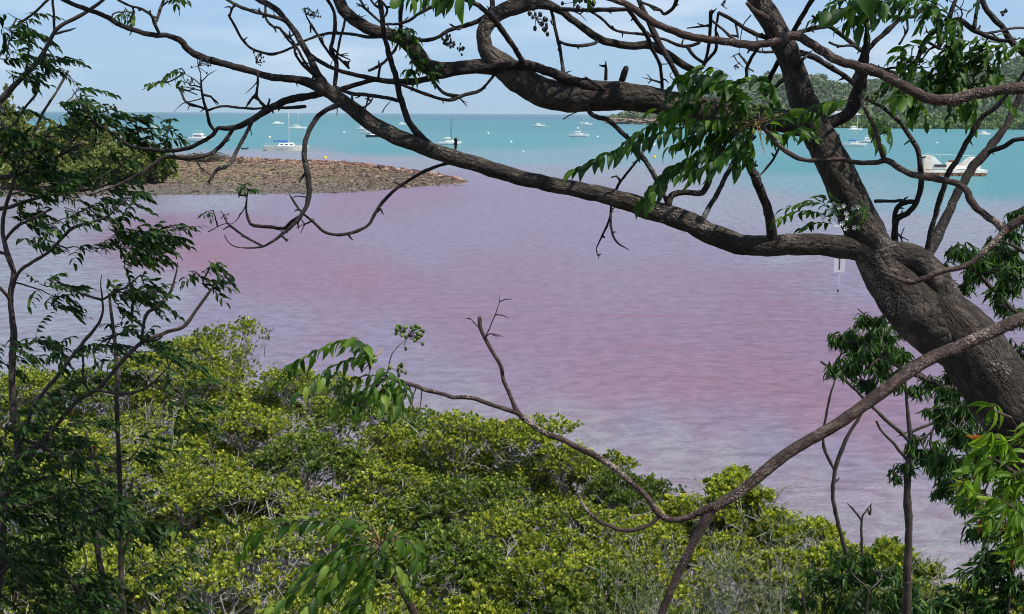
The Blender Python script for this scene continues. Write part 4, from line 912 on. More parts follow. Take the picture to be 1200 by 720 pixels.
def barge():
    p = on(1112, 205.5); D = p[1]; k = D / F; o = thing('barge', 'rusty flat barge with two white ramp-shaped ends moored at right', 'barge', (p[0], p[1], 0)); o0 = np.array(o.location)
    Ln = 76 * k; B = 6.; H = 10.5 * k
    def bld(nm, g, m, par=None):
        for q in range(len(g.V)): g.V[q] = g.V[q] + o0
        ob = g.build(nm, m, par or o, False)
        return ob
    g = Geo(); V = np.array([(-.5 * Ln, -B / 2, H), (.5 * Ln, -B / 2, H), (.5 * Ln, B / 2, H), (-.5 * Ln, B / 2, H), (-.47 * Ln, -B / 2, -.3), (.47 * Ln, -B / 2, -.3), (.47 * Ln, B / 2, -.3), (-.47 * Ln, B / 2, -.3)])
    V[:, 2] = np.where(V[:, 2] > 0, H * .36, -.3); g.add(V, [np.array([(0, 1, 2, 3), (4, 5, 1, 0), (5, 6, 2, 1), (6, 7, 3, 2), (7, 4, 0, 3)])]); bld('hull', g, M['rust'])
    g = Geo(); box(g, (0, 0, H * .5), (Ln * 1.0, B * 1.02, H * .34)); bld('deck', g, M['rustwhite'])
    for i in range(9):
        g = Geo(); box(g, ((-.42 + .105 * i) * Ln, -B / 2 - .1, H * .2), (.3, .2, H * .35)); bld('fender', g, M['rust'])
    def wedge(x0, x1, x2, hh, nm='ramp'):
        g = Geo(); z = H * .62 + .18
        prof = [(x0, z), (x2, z), (x1 + (x2 - x1) * .55, z + hh * .25), (x1, z + hh * .97), (x0, z + hh)]
        a = np.array([(x, -B / 2 + .25, zz) for x, zz in prof]); b = a + [0, B - .5, 0]; n = 5
        V = np.concatenate([a, b]); g.V.append(V); g.r.append(np.zeros(10)); g.b.append(V.copy()); g.n = 10
        g.Q += [np.array([(0, 1, 2, 3, 4)]), np.array([(9, 8, 7, 6, 5)]), np.array([(i, i + 5, (i + 1) % 5 + 5, (i + 1) % 5) for i in range(5)])]
        bld(nm, g, M['rustwhite'])
    hh = 15.5 * k
    wedge(-.44 * Ln, -.30 * Ln, -.02 * Ln, hh); wedge(.40 * Ln, .33 * Ln, .08 * Ln, hh * .86)
    g = Geo(); tube(g, np.array([(-.43 * Ln, -B / 2 + .3, H * .62 + hh + .5), (0, -B / 2 + .3, H * .62 + hh + .3), (.40 * Ln, -B / 2 + .3, H * .62 + hh + .1)]), .03, 4)
    for x in (-.43, -.22, 0, .22, .40): tube(g, np.array([(x * Ln, -B / 2 + .3, H * .62), (x * Ln, -B / 2 + .3, H * .62 + hh + .2)]), .028, 4)
    bld('hand_rail', g, M['post'])
    g = Geo(); box(g, (.02 * Ln, 0, H * .62 + .18 + .6), (1.6, 1.2, 1.2)); bld('winch_box', g, M['cream'])
    g = Geo(); box(g, (.02 * Ln, 0, H * .62 + 1.5), (.7, 1.0, .5)); bld('winch_drum', g, M['rust'])
    g = Geo(); box(g, (-.20 * Ln, -B / 2 + .1, H * .62 + .8), (2.2, .1, .5)); bld('hull_marking', g, M['darkmast'])
    o.rotation_euler = (0, 0, -.06)
barge()

def buoy(label, px, py, spx, m='white', group='mooring floats on the bay'):
    p = on(px, py); s = spx / F * p[1] * .5; o = thing('mooring_buoy', label, 'buoy', (p[0], p[1], 0), group); g = Geo()
    t = np.linspace(-.9, 1, 8); P = np.array([(p[0], p[1], s * .35 + s * q) for q in t]); tube(g, P, s * np.sqrt(np.maximum(.02, 1 - t ** 2)), 10); g.build('float', M[m], o)
    g = Geo(); tube(g, np.array([(p[0], p[1], s * 1.2), (p[0], p[1], s * 2.0)]), [s * .18, s * .1], 6); g.build('ring', M['darkmast'], o)
buoy('yellow buoy off the spit, right of the blue-covered yacht', 381, 186, 4.2, 'yellow')
buoy('yellow buoy behind the hanging leaves at right centre', 767, 185, 4.0, 'yellow')
buoy('small white float above the blue-covered yacht', 316, 161.5, 3.0)
buoy('white float right of the bare stub on the low limb', 572, 157, 2.4)
buoy('white float in open turquoise water below the far yacht in the centre', 599, 167, 2.8)
buoy('white float far left of centre, left of the yacht at the low limb', 403, 156, 2.2)
buoy('white float right of the low mastless yacht', 700, 161, 2.6)
buoy('white float between the low mastless yacht and the horizon', 677, 151, 2.4)
buoy('faint white float left of centre above the pink water', 613, 178, 2.0)
buoy('white float near the far shore above the barge', 1098, 168, 2.2)

def sign():
    p = on(982, 342); D = p[1]; k = D / F; b = np.array((p[0], p[1], 0.)); o = thing('sign', 'pale square sign board on a thin post standing in the pink water', 'sign', b)
    g = Geo(); tube(g, np.array([b - [0, 0, .5], b + [0, 0, 40 * k]]), [.035, .035], 8); g.build('post', M['post'], o)
    g = Geo(); box(g, b + [0, -.06, 33.5 * k], (13 * k, .04, 20 * k)); g.build('board', M['signw'], o, False)
    g = Geo(); box(g, b + [0, -.088, 34 * k], (1.6 * k, .008, 15 * k)); g.build('marking', M['darkmast'], o, False)
    g = Geo(); tube(g, np.array([b - [0, 0, .05], b + [0, 0, 2.6 * k]]), [.07, .06], 8); g.build('post_collar', M['darkmast'], o)
sign()

# ================================================================== THE LEANING TREE (right)
b0 = at(1390, 1060, 5.3)
A = Tree('leaning_tree', 'big dark-barked tree leaning in from the right with long low limbs', 'tree', b0, 'bark_limb', 'leaf_canopy', depth=5.2)
DK = M['bark_dark']
A.branch([(1400, 1090, 150), (1370, 900, 132), (1330, 740, 118), (1282, 632, 102), (1236, 550, 93), (1196, 490, 86), (1162, 440, 80), (1136, 402, 76), (1114, 372, 62), (1100, 348, 40)], (5.3, 5.2), name='trunk', ridge=.03, mat=DK, sides=32)
A.branch([(1150, 412, 60), (1112, 386, 76), (1082, 364, 68), (1056, 338, 59), (1033, 305, 50), (1013, 265, 45), (1000, 238, 42), (985, 205, 40), (967, 170, 38), (950, 135, 34), (938, 105, 30), (929, 75, 27), (918, 50, 27), (905, 25, 26), (890, 0, 25), (868, -45, 24), (850, -110, 22), (840, -200, 18), (850, -330, 12)], (5.2, 5.5), name='trunk', ridge=.03, mat=DK, sides=28)
A.branch([(1156, 402, 46), (1138, 374, 44), (1122, 348, 40), (1108, 324, 36), (1096, 304, 33), (1080, 291, 31), (1060, 286, 30), (1040, 286, 29), (1000, 281, 27), (950, 278, 25), (900, 281, 25), (870, 280, 25), (833, 268, 25), (812, 257, 25), (790, 249, 25), (760, 241, 23), (740, 234, 21), (700, 224, 19), (640, 213, 18), (600, 204, 18), (560, 192, 18), (520, 181, 18), (480, 166, 18), (462, 159, 18), (434, 144, 18), (407, 123, 17), (387, 109, 15), (374, 94, 11)], (5.15, 5.4), ridge=.03, mat=DK, sides=22)
A.branch([(965, 142, 30), (930, 137, 27), (900, 134, 28), (860, 130, 32), (815, 124, 32), (780, 116, 29), (745, 111, 31), (707, 110, 34), (670, 112, 34), (645, 108, 34), (620, 97, 33), (600, 83, 30), (585, 71, 26), (573, 58, 19), (569, 46, 17), (571, 33, 17), (580, 20, 17), (598, 10, 18), (622, 4, 17), (642, 5, 12), (658, 13, 9), (677, 27, 8), (695, 41, 9), (715, 50, 9), (740, 54, 9), (760, 53, 10), (780, 62, 9), (800, 76, 9), (817, 84, 7)], (5.4, 5.6), ridge=.03, mat=DK, sides=22)
A.branch([(592, 76, 22), (572, 73, 19), (545, 75, 17), (520, 78, 17), (502, 76, 18), (491, 65, 19), (481, 52, 18), (468, 42, 15), (450, 38, 14), (427, 30, 14), (408, 17, 14), (397, 0, 13), (385, -25, 12), (372, -60, 10), (350, -120, 8)], (5.5, 5.6), ridge=.03, mat=DK, sides=18)
Lm = [ # limbs: points with widths
 [(380, 104, 13), (374, 92, 10), (367, 77, 8), (360, 62, 7.5), (353, 50, 7), (342, 33, 7), (330, 18, 7), (317, 7, 7), (300, -2, 6.5), (280, -14, 6)],
 [(870, 136, 9), (830, 126, 10), (790, 118, 11), (750, 113, 12), (715, 107, 12), (680, 96, 12), (650, 85, 11), (630, 78, 11), (610, 76, 10), (585, 79, 8), (560, 82, 8), (530, 87, 7), (500, 94, 7), (470, 96, 7), (440, 92, 6), (415, 86, 5), (395, 80, 5), (378, 71, 5), (363, 60, 4)],
 [(613, 77, 7), (600, 55, 6), (588, 36, 7), (575, 20, 6), (563, 8, 5.5), (550, 2, 5), (535, -6, 5)],
 [(445, 92, 5), (417, 100, 6), (393, 107, 7), (372, 111, 8), (350, 115, 9), (333, 119, 9), (315, 128, 9), (296, 140, 8), (276, 150, 7), (262, 151, 6), (254, 151, 5), (247, 160, 5), (235, 167, 5), (220, 174, 5), (205, 177, 5), (187, 177, 5), (168, 175, 4), (150, 170, 3.5), (127, 153, 3.5), (108, 141, 3), (95, 122, 3), (85, 105, 2.5)],
 [(278, 149, 5), (270, 160, 4.5), (262, 170, 5), (250, 179, 5), (235, 184, 5), (215, 185, 5), (195, 184, 4.5), (180, 192, 4), (160, 206, 4), (133, 219, 3), (105, 228, 3)],
 [(254, 151, 4.5), (247, 143, 4), (243, 130, 3.5), (239, 118, 3), (236, 102, 2.8), (235, 85, 2.6)],
 [(243, 127, 3), (228, 123, 3), (217, 118, 3), (212, 108, 3), (206, 100, 2.8)],
 [(297, 139, 5), (289, 155, 4.5), (280, 172, 4.5), (271, 189, 4.5), (264, 196, 5), (256, 198, 4.5), (250, 205, 4), (244, 214, 3)],
 [(318, 125, 3), (300, 127, 3), (278, 125, 3), (262, 123, 3), (247, 127, 3)], [(312, 130, 4), (325, 127, 4), (345, 126, 4), (358, 125, 4)],
 [(302, 85, 3), (302, 100, 3), (300, 112, 4), (306, 119, 3), (312, 124, 4)], [(301, 111, 3), (294, 116, 2.8), (289, 121, 2.8)],
 [(395, 112, 14), (380, 104, 14), (366, 98, 11), (350, 94, 9), (325, 92, 8.5), (300, 85, 8), (275, 78, 7.5), (255, 73, 8), (235, 66, 8), (223, 59, 8), (215, 49, 7), (200, 43, 6), (185, 42, 6), (165, 38, 6), (145, 31, 6), (125, 20, 6), (105, 12, 5), (85, 5, 5), (68, -4, 5), (40, -20, 5)],
 [(187, 41, 4), (182, 30, 4), (177, 18, 3.5), (166, 11, 3), (150, 6, 3), (135, -2, 3)], [(184, 28, 3.5), (188, 12, 3.5), (193, -3, 3.5)],
 [(264, -2, 4), (280, 8, 4), (295, 14, 4), (310, 19, 4), (325, 25, 4.5), (333, 33, 4)], [(312, -6, 3), (311, 12, 3), (313, 24, 3), (320, 31, 3), (328, 33, 3)],
 [(330, 30, 3), (338, 44, 3), (345, 54, 3), (347, 66, 3), (354, 78, 3.5), (363, 88, 4), (371, 96, 5)], [(332, 34, 3), (343, 46, 3), (350, 58, 3), (355, 70, 3), (362, 82, 3), (370, 92, 4)],
 [(269, 20, 3), (275, 30, 3), (283, 45, 3), (293, 56, 3), (308, 62, 3), (320, 64, 3.5), (333, 60, 3), (345, 55, 3), (360, 47, 3), (375, 42, 3.5), (388, 40, 3.5), (410, 41, 3.5), (430, 45, 4), (450, 44, 4), (462, 45, 4)], [(269, 20, 2.8), (272, 7, 2.6)], [(269, 20, 2.6), (264, 15, 2.6)],
 [(378, -8, 4), (390, 10, 4), (393, 25, 4.5), (391, 45, 4.5), (389, 58, 4.5), (395, 72, 5), (395, 90, 5), (393, 105, 4)], [(401, 20, 3), (400, 35, 3), (397, 55, 3), (396, 72, 3)],
 [(364, 28, 2.8), (370, 38, 2.8), (377, 50, 3), (385, 62, 3), (393, 74, 3.5)],
 [(438, -18, 6), (445, 0, 6), (448, 20, 6), (451, 40, 6), (456, 60, 6), (463, 80, 6.5), (469, 100, 6.5), (475, 120, 7), (482, 138, 7.5), (492, 153, 8), (505, 166, 9), (522, 180, 10)],
 [(472, -10, 5), (470, 10, 5), (470, 25, 5), (471, 40, 5)], [(420, -3, 3), (430, 12, 3), (440, 22, 3), (448, 30, 3)], [(453, -4, 2.8), (457, 10, 2.8), (455, 24, 2.8)],
 [(450, 28, 3), (468, 28, 3), (480, 24, 3.5), (490, 17, 4), (502, 10, 5), (516, 4, 4), (530, -4, 4)],
 [(482, 43, 5), (492, 47, 4.5), (504, 47, 4.5), (515, 43, 4.5), (525, 36, 4.5), (540, 32, 5), (555, 27, 5.5), (570, 19, 6), (577, 10, 6), (576, -5, 6)], [(541, 33, 3), (535, 41, 2.6)],
 [(584, 84, 3.5), (575, 93, 3.5), (567, 103, 3.5), (558, 111, 4.5), (545, 114, 4.5), (528, 120, 4), (515, 118, 4), (502, 113, 4), (490, 108, 4), (478, 103, 3.5), (462, 99, 3.5), (445, 96, 4)], [(505, 84, 3), (508, 95, 3), (515, 106, 3.5), (525, 112, 4), (540, 115, 4)],
 [(400, 108, 4), (415, 112, 4.5), (430, 112, 5), (450, 114, 4.5), (472, 118, 5)], [(468, 46, 3.5), (461, 60, 3.5), (452, 71, 3.5), (443, 78, 3.5), (432, 83, 3.5)], [(447, 75, 3), (445, 82, 3), (444, 90, 3)],
 [(412, 112, 2.6), (414, 122, 2.6), (424, 127, 2.6), (434, 121, 2.6), (437, 113, 2.6)], [(400, 68, 2.8), (405, 75, 2.8), (409, 80, 3)], [(407, 66, 2.6), (407, 75, 2.6)],
 [(402, 123, 7), (388, 127, 6), (376, 133, 6), (366, 144, 6), (358, 159, 6), (355, 175, 6), (355, 190, 6.5), (359, 205, 7), (361, 220, 6.5), (360, 237, 6), (355, 250, 5), (345, 262, 4.5), (331, 275, 4), (318, 284, 4), (305, 290, 3.5), (290, 291, 3), (275, 289, 3), (267, 283, 3), (263, 276, 2.6)],
 [(307, 286, 3), (290, 278, 3), (277, 270, 2.8), (267, 262, 2.6), (261, 252, 2.6)],
 [(352, 252, 5), (343, 258, 5), (333, 266, 4), (318, 265, 4), (298, 264, 4), (292, 258, 3.5), (289, 247, 3), (289, 235, 3), (291, 222, 2.6)], [(355, 249, 3), (347, 240, 2.8), (339, 228, 2.6)],
 [(357, 250, 3), (368, 259, 3), (380, 270, 3.5), (390, 274, 3.5), (405, 274, 4), (420, 270, 4), (433, 262, 3.5), (441, 249, 4), (450, 235, 4), (463, 222, 4), (475, 213, 4), (487, 205, 3.5), (500, 198, 4), (517, 191, 3.5), (532, 188, 4), (545, 187, 4)],
 [(367, 258, 3), (367, 254, 2.6)], [(535, 184, 4), (535, 172, 3.2), (534, 163, 4)], [(351, 213, 3), (356, 203, 3)],
 [(684, 108, 5), (684, 118, 5.5), (687, 129, 5.5), (697, 135, 6), (709, 138, 6), (723, 149, 6), (737, 163, 6), (751, 179, 6), (760, 191, 6), (768, 203, 6), (778, 222, 5.5), (788, 246, 5)],
 [(753, 181, 3), (744, 192, 3), (733, 206, 3), (725, 217, 3.5), (718, 235, 3), (716, 250, 3), (712, 263, 3), (705, 278, 2.8), (699, 292, 2.8), (702, 303, 2.6)], [(716, 250, 3), (717, 270, 2.8), (723, 284, 2.8), (737, 293, 2.6)], [(725, 213, 2.6), (723, 208, 3)],
 [(642, 14, 4), (647, 28, 4), (652, 47, 4), (657, 67, 4), (661, 95, 4)], [(652, 49, 3.5), (665, 53, 3.5), (680, 53, 4), (690, 50, 4), (695, 44, 4)], [(645, 9, 5), (670, 12, 5), (700, 12, 5), (736, 11, 5)],
 [(735, 12, 5), (745, 25, 5), (755, 38, 5), (760, 48, 5), (764, 58, 4.5), (772, 73, 4), (775, 88, 4), (776, 104, 4)],
 [(745, -10, 6), (752, 8, 6), (758, 20, 6.5), (765, 35, 7), (773, 50, 7), (781, 63, 7), (790, 77, 6.5), (798, 92, 6), (810, 120, 6)],
 [(690, 4, 3), (705, 16, 3), (715, 27, 3), (725, 33, 3), (740, 36, 3), (757, 39, 3.5), (768, 43, 3), (780, 46, 3.5), (795, 53, 4), (808, 54, 4), (820, 50, 4)], [(804, 55, 4), (812, 65, 4), (820, 71, 4), (826, 74, 4)],
 [(753, 2, 3), (765, 7, 3), (775, 12, 3.5), (780, 17, 4), (788, 11, 4), (792, 3, 5), (796, -8, 5)], [(710, 94, 4), (710, 82, 3.5), (710, 72, 2.8)], [(729, 94, 7), (732, 84, 7), (734, 79, 6)],
 [(670, 96, 3), (685, 92, 3), (700, 97, 4), (712, 101, 4)], [(620, 110, 4), (645, 103, 4), (665, 97, 4)],
 [(816, 84, 5), (825, 75, 4.5), (829, 60, 4), (832, 40, 4), (833, 14, 4.5)], [(826, 74, 4), (838, 60, 4), (840, 48, 3.5), (839, 34, 3), (842, 15, 3)],
 [(838, 13, 4), (855, 22, 4.5), (870, 32, 5), (885, 40, 5.5), (900, 45, 6), (923, 57, 7), (953, 67, 7), (978, 82, 6.5), (997, 95, 6), (1008, 108, 6)],
 [(1048, 284, 9), (1049, 266, 8), (1053, 256, 7), (1064, 250, 7), (1075, 237, 7), (1080, 219, 7), (1080, 197, 6.5), (1077, 178, 6), (1067, 160, 5.5), (1053, 142, 5), (1036, 128, 4.5), (1017, 118, 4), (1005, 106, 4)],
 [(1050, 270, 6), (1049, 252, 6), (1052, 241, 6), (1060, 236, 6), (1071, 234, 4.5)], [(1062, 232, 4), (1054, 232, 4), (1045, 235, 4), (1026, 236, 4.5)],
 [(1076, 304, 8), (1082, 288, 7), (1088, 265, 6.5), (1095, 243, 6.5), (1102, 222, 6.5), (1109, 203, 6.5), (1122, 183, 6), (1132, 166, 6), (1142, 149, 6), (1152, 136, 5.5), (1164, 127, 5), (1180, 111, 4.5), (1198, 88, 4), (1220, 60, 4)],
 [(1088, 312, 13), (1099, 290, 12), (1110, 265, 11), (1120, 241, 10.5), (1132, 216, 10), (1145, 195, 10), (1160, 178, 10), (1172, 160, 9), (1182, 145, 8), (1190, 125, 8), (1200, 103, 8), (1216, 75, 8), (1240, 20, 8)], [(1160, 180, 6), (1178, 173, 5.5), (1189, 165, 5.5), (1203, 163, 5.5), (1230, 162, 5)],
 [(903, 284, 15), (902, 258, 12), (896, 236, 11), (885, 208, 10), (873, 185, 9), (862, 170, 7), (848, 158, 5)], [(824, 262, 6), (834, 240, 6), (845, 220, 6), (857, 195, 6), (869, 176, 5.5), (885, 160, 4)],
 [(778, 244, 8), (784, 231, 8), (800, 227, 7), (818, 228, 7), (827, 219, 7), (833, 202, 7), (840, 188, 6), (848, 172, 5)], [(921, 152, 3), (913, 175, 3), (904, 194, 3), (892, 211, 2.8)], [(885, 197, 2.8), (886, 188, 2.6)],
 [(925, 48, 6), (930, 36, 6), (940, 18, 6), (951, 1, 6), (965, -22, 6)], [(922, 52, 6), (910, 75, 5.5), (900, 97, 5.5), (896, 112, 5)], [(925, 88, 5), (915, 98, 5), (898, 115, 5)], [(935, 76, 5), (945, 66, 4)],
 [(930, 42, 5), (945, 37, 5), (963, 33, 4.5), (974, 33, 5), (987, 42, 5), (998, 51, 5), (1010, 60, 5)], [(945, 36, 3.5), (955, 31, 3.5), (964, 30, 3.5)], [(952, 19, 3), (960, 25, 3.5), (968, 32, 4)], [(972, 50, 3), (983, 54, 3), (1000, 54, 3.5), (1010, 60, 3.5)],
 [(962, 152, 18), (978, 149, 14), (993, 141, 14), (1003, 130, 14), (1008, 115, 15), (1010, 100, 16), (1012, 84, 15), (1013, 72, 13), (1015, 60, 8), (1016, 45, 5), (1016, 25, 4.5), (1017, 5, 4), (1018, -20, 4)],
 [(1016, 62, 6), (1028, 48, 5.5), (1040, 37, 6), (1050, 27, 5.5), (1060, 20, 5), (1072, 19, 4), (1085, 5, 4)], [(1020, 76, 4), (1040, 83, 3.5), (1062, 87, 2.8)], [(1038, 81, 3), (1050, 79, 3), (1062, 86, 3)], [(1009, 62, 3.5), (1011, 50, 3)], [(1005, 75, 3), (1001, 88, 3), (998, 95, 2.8)],
 [(852, 100, 4), (873, 92, 3.5), (875, 80, 4), (882, 66, 4), (890, 54, 4)], [(875, 75, 3), (866, 63, 3)], [(860, 28, 3), (864, 40, 2.8), (865, 46, 2.6)], [(830, 24, 3), (845, 35, 3), (857, 45, 3.5), (872, 55, 3), (890, 61, 3), (906, 61, 3.5)],
 [(1110, 25, 7), (1100, 32, 6.5), (1090, 42, 6), (1082, 52, 6), (1078, 62, 5), (1072, 74, 4), (1066, 77, 4)], [(1080, 55, 4), (1073, 64, 3)], [(1095, 10, 4), (1097, 25, 4), (1100, 45, 4), (1100, 58, 3.5)], [(1086, 49, 3.5), (1098, 57, 3)],
 [(1110, 25, 6), (1125, 24, 6), (1137, 33, 6), (1155, 42, 5.5), (1170, 47, 5), (1185, 48, 5)], [(1148, -8, 7), (1155, 10, 6), (1165, 22, 7), (1175, 32, 7), (1182, 45, 7), (1192, 55, 8), (1205, 66, 8), (1230, 85, 8)], [(1110, 25, 6), (1118, 5, 5), (1125, -15, 5)], [(1143, 32, 5), (1145, 10, 4), (1147, -10, 4)],
 [(1155, 36, 3), (1170, 35, 3), (1185, 33, 3), (1205, 33, 3)], [(1062, 22, 3), (1063, 35, 2.8), (1058, 46, 2.6), (1054, 52, 3)],
]
for k, p in enumerate(Lm):
    e = (k * .37) % 1.0
    A.branch(p, (5.35 + .22 * math.sin(k * 1.7), 5.35 + .35 * math.sin(k * 2.3 + 1)))
# short spurs and broken twiglets along the bare limbs
LB = list(A.pts[5:])
for P_ in LB:
    k = 5.3 / F
    for _ in range(max(1, len(P_) // 11)):
        q = P_[R.randint(1, len(P_))]; v = unit(R.randn(3) * [1, .6, 1]); l = R.choice([5, 7, 9, 14, 24], p=[.3, .3, .2, .13, .07]) * k
        w_ = R.uniform(.9, 1.5) * k
        P3 = np.array([q, q + v * l * .5 + R.randn(3) * l * .12, q + v * l + R.randn(3) * l * .15]); tube(A.tw, P3, [w_ * 1.3, w_, w_ * .5], 5)
        if l > 12 * k:
            for _2 in range(2): v2 = unit(v + R.randn(3) * .7); tube(A.tw, np.array([P3[1], P3[1] + v2 * l * .25, P3[1] + v2 * l * .5]), [w_ * .6, w_ * .5, w_ * .3], 4)
for p in [[(313, 20), (300, 8), (292, 3)], [(231, 84), (230, 76), (229, 70)], [(234, 100), (226, 92), (215, 86)], [(236, 96), (244, 88), (254, 82)], [(234, 108), (222, 104), (204, 100)], [(240, 115), (230, 118), (214, 122), (203, 132)],
          [(302, 95), (294, 104), (287, 111)], [(387, 84), (386, 77), (386, 72)], [(460, 52), (470, 46), (476, 40)], [(730, 122), (736, 130), (750, 138)], [(776, 74), (785, 75), (790, 80)], [(790, 100), (783, 90), (789, 84)],
          [(290, 222), (283, 217), (277, 215)], [(289, 240), (280, 255), (272, 262)], [(284, 250), (276, 253)], [(355, 232), (345, 231), (337, 236)], [(660, 140), (672, 133), (690, 128)], [(880, 18), (870, 30), (865, 48), (860, 62)], [(860, 62), (856, 68)], [(860, 62), (864, 74), (868, 82)],
          [(244, 272), (262, 262), (272, 260)], [(1188, 60), (1190, 68), (1196, 72)], [(398, 128), (394, 136)], [(448, 132), (452, 126), (458, 122)], [(330, 28), (322, 22), (316, 10)]]:
    A.branch(p, (5.3, 5.35), w=(1.6, .9))
def fk(cx, cy, r, n, d=5.3, **k): A.fruits(cx, cy, r, n, d, dark=True, **k)
fk(362, 18, 14, 14, size=3.2); fk(300, 74, 13, 12, size=3.2); fk(232, 78, 16, 12, size=3.6); fk(222, 100, 10, 6, size=3.6); fk(845, 6, 9, 6, size=3.); fk(520, 52, 14, 22, size=4.); fk(538, 60, 10, 8, size=4.); fk(628, 22, 17, 13, size=7.); fk(672, 3, 17, 14, size=7.)
fk(690, 6, 12, 8, size=6); fk(1172, 14, 10, 6, size=4.5); fk(1105, 55, 6, 4, size=4.); fk(636, 36, 8, 5, size=6); fk(262, 252, 8, 5, size=2.5); fk(860, 78, 8, 5, size=3)
# leaf sprays near the yellow stalks, one after another
Y0 = (886, 143)
for sp in ([Y0, (850, 138), (805, 148), (765, 160), (722, 176), (674, 199)], [Y0, (845, 122), (810, 122), (775, 140), (735, 165)], [Y0, (858, 108), (828, 88), (800, 92)], [Y0, (866, 105), (848, 84), (826, 78)], [Y0, (872, 118), (868, 96), (880, 88)],
           [Y0, (850, 160), (812, 182), (778, 205), (750, 236)], [Y0, (860, 168), (836, 190), (800, 205)], [Y0, (868, 175), (862, 200)], [Y0, (840, 145), (800, 135), (770, 128)], [Y0, (845, 155), (815, 160), (785, 172)],
           [Y0, (900, 118), (905, 100), (890, 92)], [(893, 150), (910, 140), (935, 128), (952, 138)], [(893, 150), (915, 158), (938, 150), (955, 155)], [Y0, (852, 100), (820, 100), (790, 112)], [Y0, (862, 150), (840, 170), (832, 195)],
           [(830, 180), (790, 195), (768, 222), (760, 240)], [(848, 168), (830, 175), (815, 198)], [(840, 100), (818, 104), (795, 122), (785, 145)], [Y0, (876, 160), (880, 185)], [(826, 80), (806, 88), (790, 100)], [(1000, 118), (980, 118), (960, 122), (942, 132)], [(1020, 140), (1024, 155), (1032, 168)], [(1020, 138), (1036, 144), (1042, 158)]):
    A.spray(sp, 4.9, L_=22, asp=.38, droop=.95, wind=(-.15, 0, 0), gap=.47, dd=.25)
for k in range(16):
    a = R.uniform(-2.6, 2.6); q = at(*Y0, 4.9); v = unit(np.array([-math.cos(a) * .8, R.uniform(-.5, .2), .3 * math.sin(a) - .1 * R.rand()])); l = R.uniform(.05, .13)
    tube(A.st, np.array([q + R.randn(3) * .008, q + v * l * .5, q + v * l + [0, 0, -.01]]), [.0022, .0016, .001], 5)
# flowering sprig on the limb
for sp in ([(985, 262), (960, 250), (935, 248), (908, 262)], [(985, 258), (965, 240), (945, 238), (920, 245)], [(988, 255), (975, 238), (962, 232)], [(975, 262), (955, 262), (940, 268)], [(990, 258), (984, 240), (978, 232)], [(992, 262), (1000, 250), (1006, 246)], [(1000, 268), (1012, 252), (1010, 240)]):
    A.spray(sp, 4.85, L_=15, asp=.34, droop=.3, gap=.5)
gp = Geo(); gy = []
for k in range(22):
    c = at(R.uniform(962, 1006), R.uniform(238, 270), R.uniform(4.78, 4.9)); gy.append(c)
    for j in range(5):
        a = j * 1.2566; v = np.array([math.cos(a), -.35, math.sin(a)]); leaves(gp, c[None], v[None], np.array([[0, -1., .1]]), .011, .005, 'kite')
gp.build('flower', M['petal'], A.o, kind='stuff')
# moss and small leaves on the thick limb
for c in ((486, 66), (480, 40), (500, 76), (470, 36), (495, 82)): A.cluster(c[0], c[1], 13, 9, 8, 7, 5.42, asp=.4, droop=.8, rl=12)
A.cluster(483, 80, 6, 8, 2, 14, 5.4, asp=.35, droop=1., rl=12)
# upper right canopy, hanging sprays
for cx, cy, rx, ry, n in ((990, 0, 30, 16, 4), (1020, -4, 30, 18, 6), (1055, -2, 35, 16, 8), (1095, 4, 30, 16, 8), (1125, 10, 25, 18, 6), (1110, 56, 26, 16, 8), (1080, 80, 26, 18, 9), (1120, 78, 30, 22, 12), (1150, 60, 24, 20, 9), (1160, 84, 22, 20, 9), (1100, 98, 28, 10, 7), (1140, 100, 25, 12, 7), (1175, 55, 12, 14, 4), (1195, 45, 10, 10, 2), (1060, 92, 14, 12, 3)):
    A.cluster(cx, cy, rx, ry, n, 17, 5.2, asp=.42, droop=.55, dirb=(-.7, 0, -.1), rl=42, gap=.62)
A.spray([(1010, -4), (995, 8), (972, 14)], 5.1, L_=26, droop=.9); A.spray([(1040, -2), (1022, 16), (1012, 30)], 5.1, L_=28, droop=.8); A.spray([(1085, 105), (1060, 112), (1040, 115)], 5.0, L_=20, droop=.9)
A.spray([(1160, 96), (1140, 108), (1122, 112)], 5., L_=18, droop=1.)
# leaves hanging over the top edge
for sp in ([(545, -18), (520, -8), (492, -2)], [(500, -16), (488, -6), (470, -4)], [(560, -14), (540, -4), (528, -2)]): A.spray(sp, 4.3, L_=27, asp=.38, droop=1.1, gap=.5)
A.spray([(700, -10), (690, -4), (680, -2)], 4.6, L_=18, droop=.9); A.cluster(150, 14, 14, 12, 5, 11, 5.5, asp=.38, droop=.9, rl=16, dirb=(-.3, 0, -.6)); A.cluster(212, -3, 18, 5, 4, 10, 5.5, droop=.8, rl=14)
A.cluster(213, 80, 14, 4, 2, 10, 5.3, droop=.4, dirb=(-1, 0, 0), rl=22); A.cluster(195, 97, 14, 4, 2, 11, 5.3, droop=.3, dirb=(-1, 0, 0), rl=22); A.cluster(282, 220, 12, 5, 3, 11, 5.3, droop=.5, dirb=(.8, 0, 0), rl=18); A.cluster(250, 247, 8, 6, 2, 9, 5.3, droop=.4, dirb=(-1, 0, 0), rl=14)
A.cluster(357, 9, 6, 3, 1, 9, 5.3, rl=10)
# the crown above the view, which shades the limbs
for k in range(46):
    px = R.uniform(-150, 1400); py = R.uniform(-560, -190); dd = R.uniform(3.6, 7.4)
    q = at(px, py, dd)
    A.cluster(px, py, 120, 80, 9, 28, dd, asp=.42, droop=.5, connect=True, tw=6, rl=90, gap=.6)
A.done()

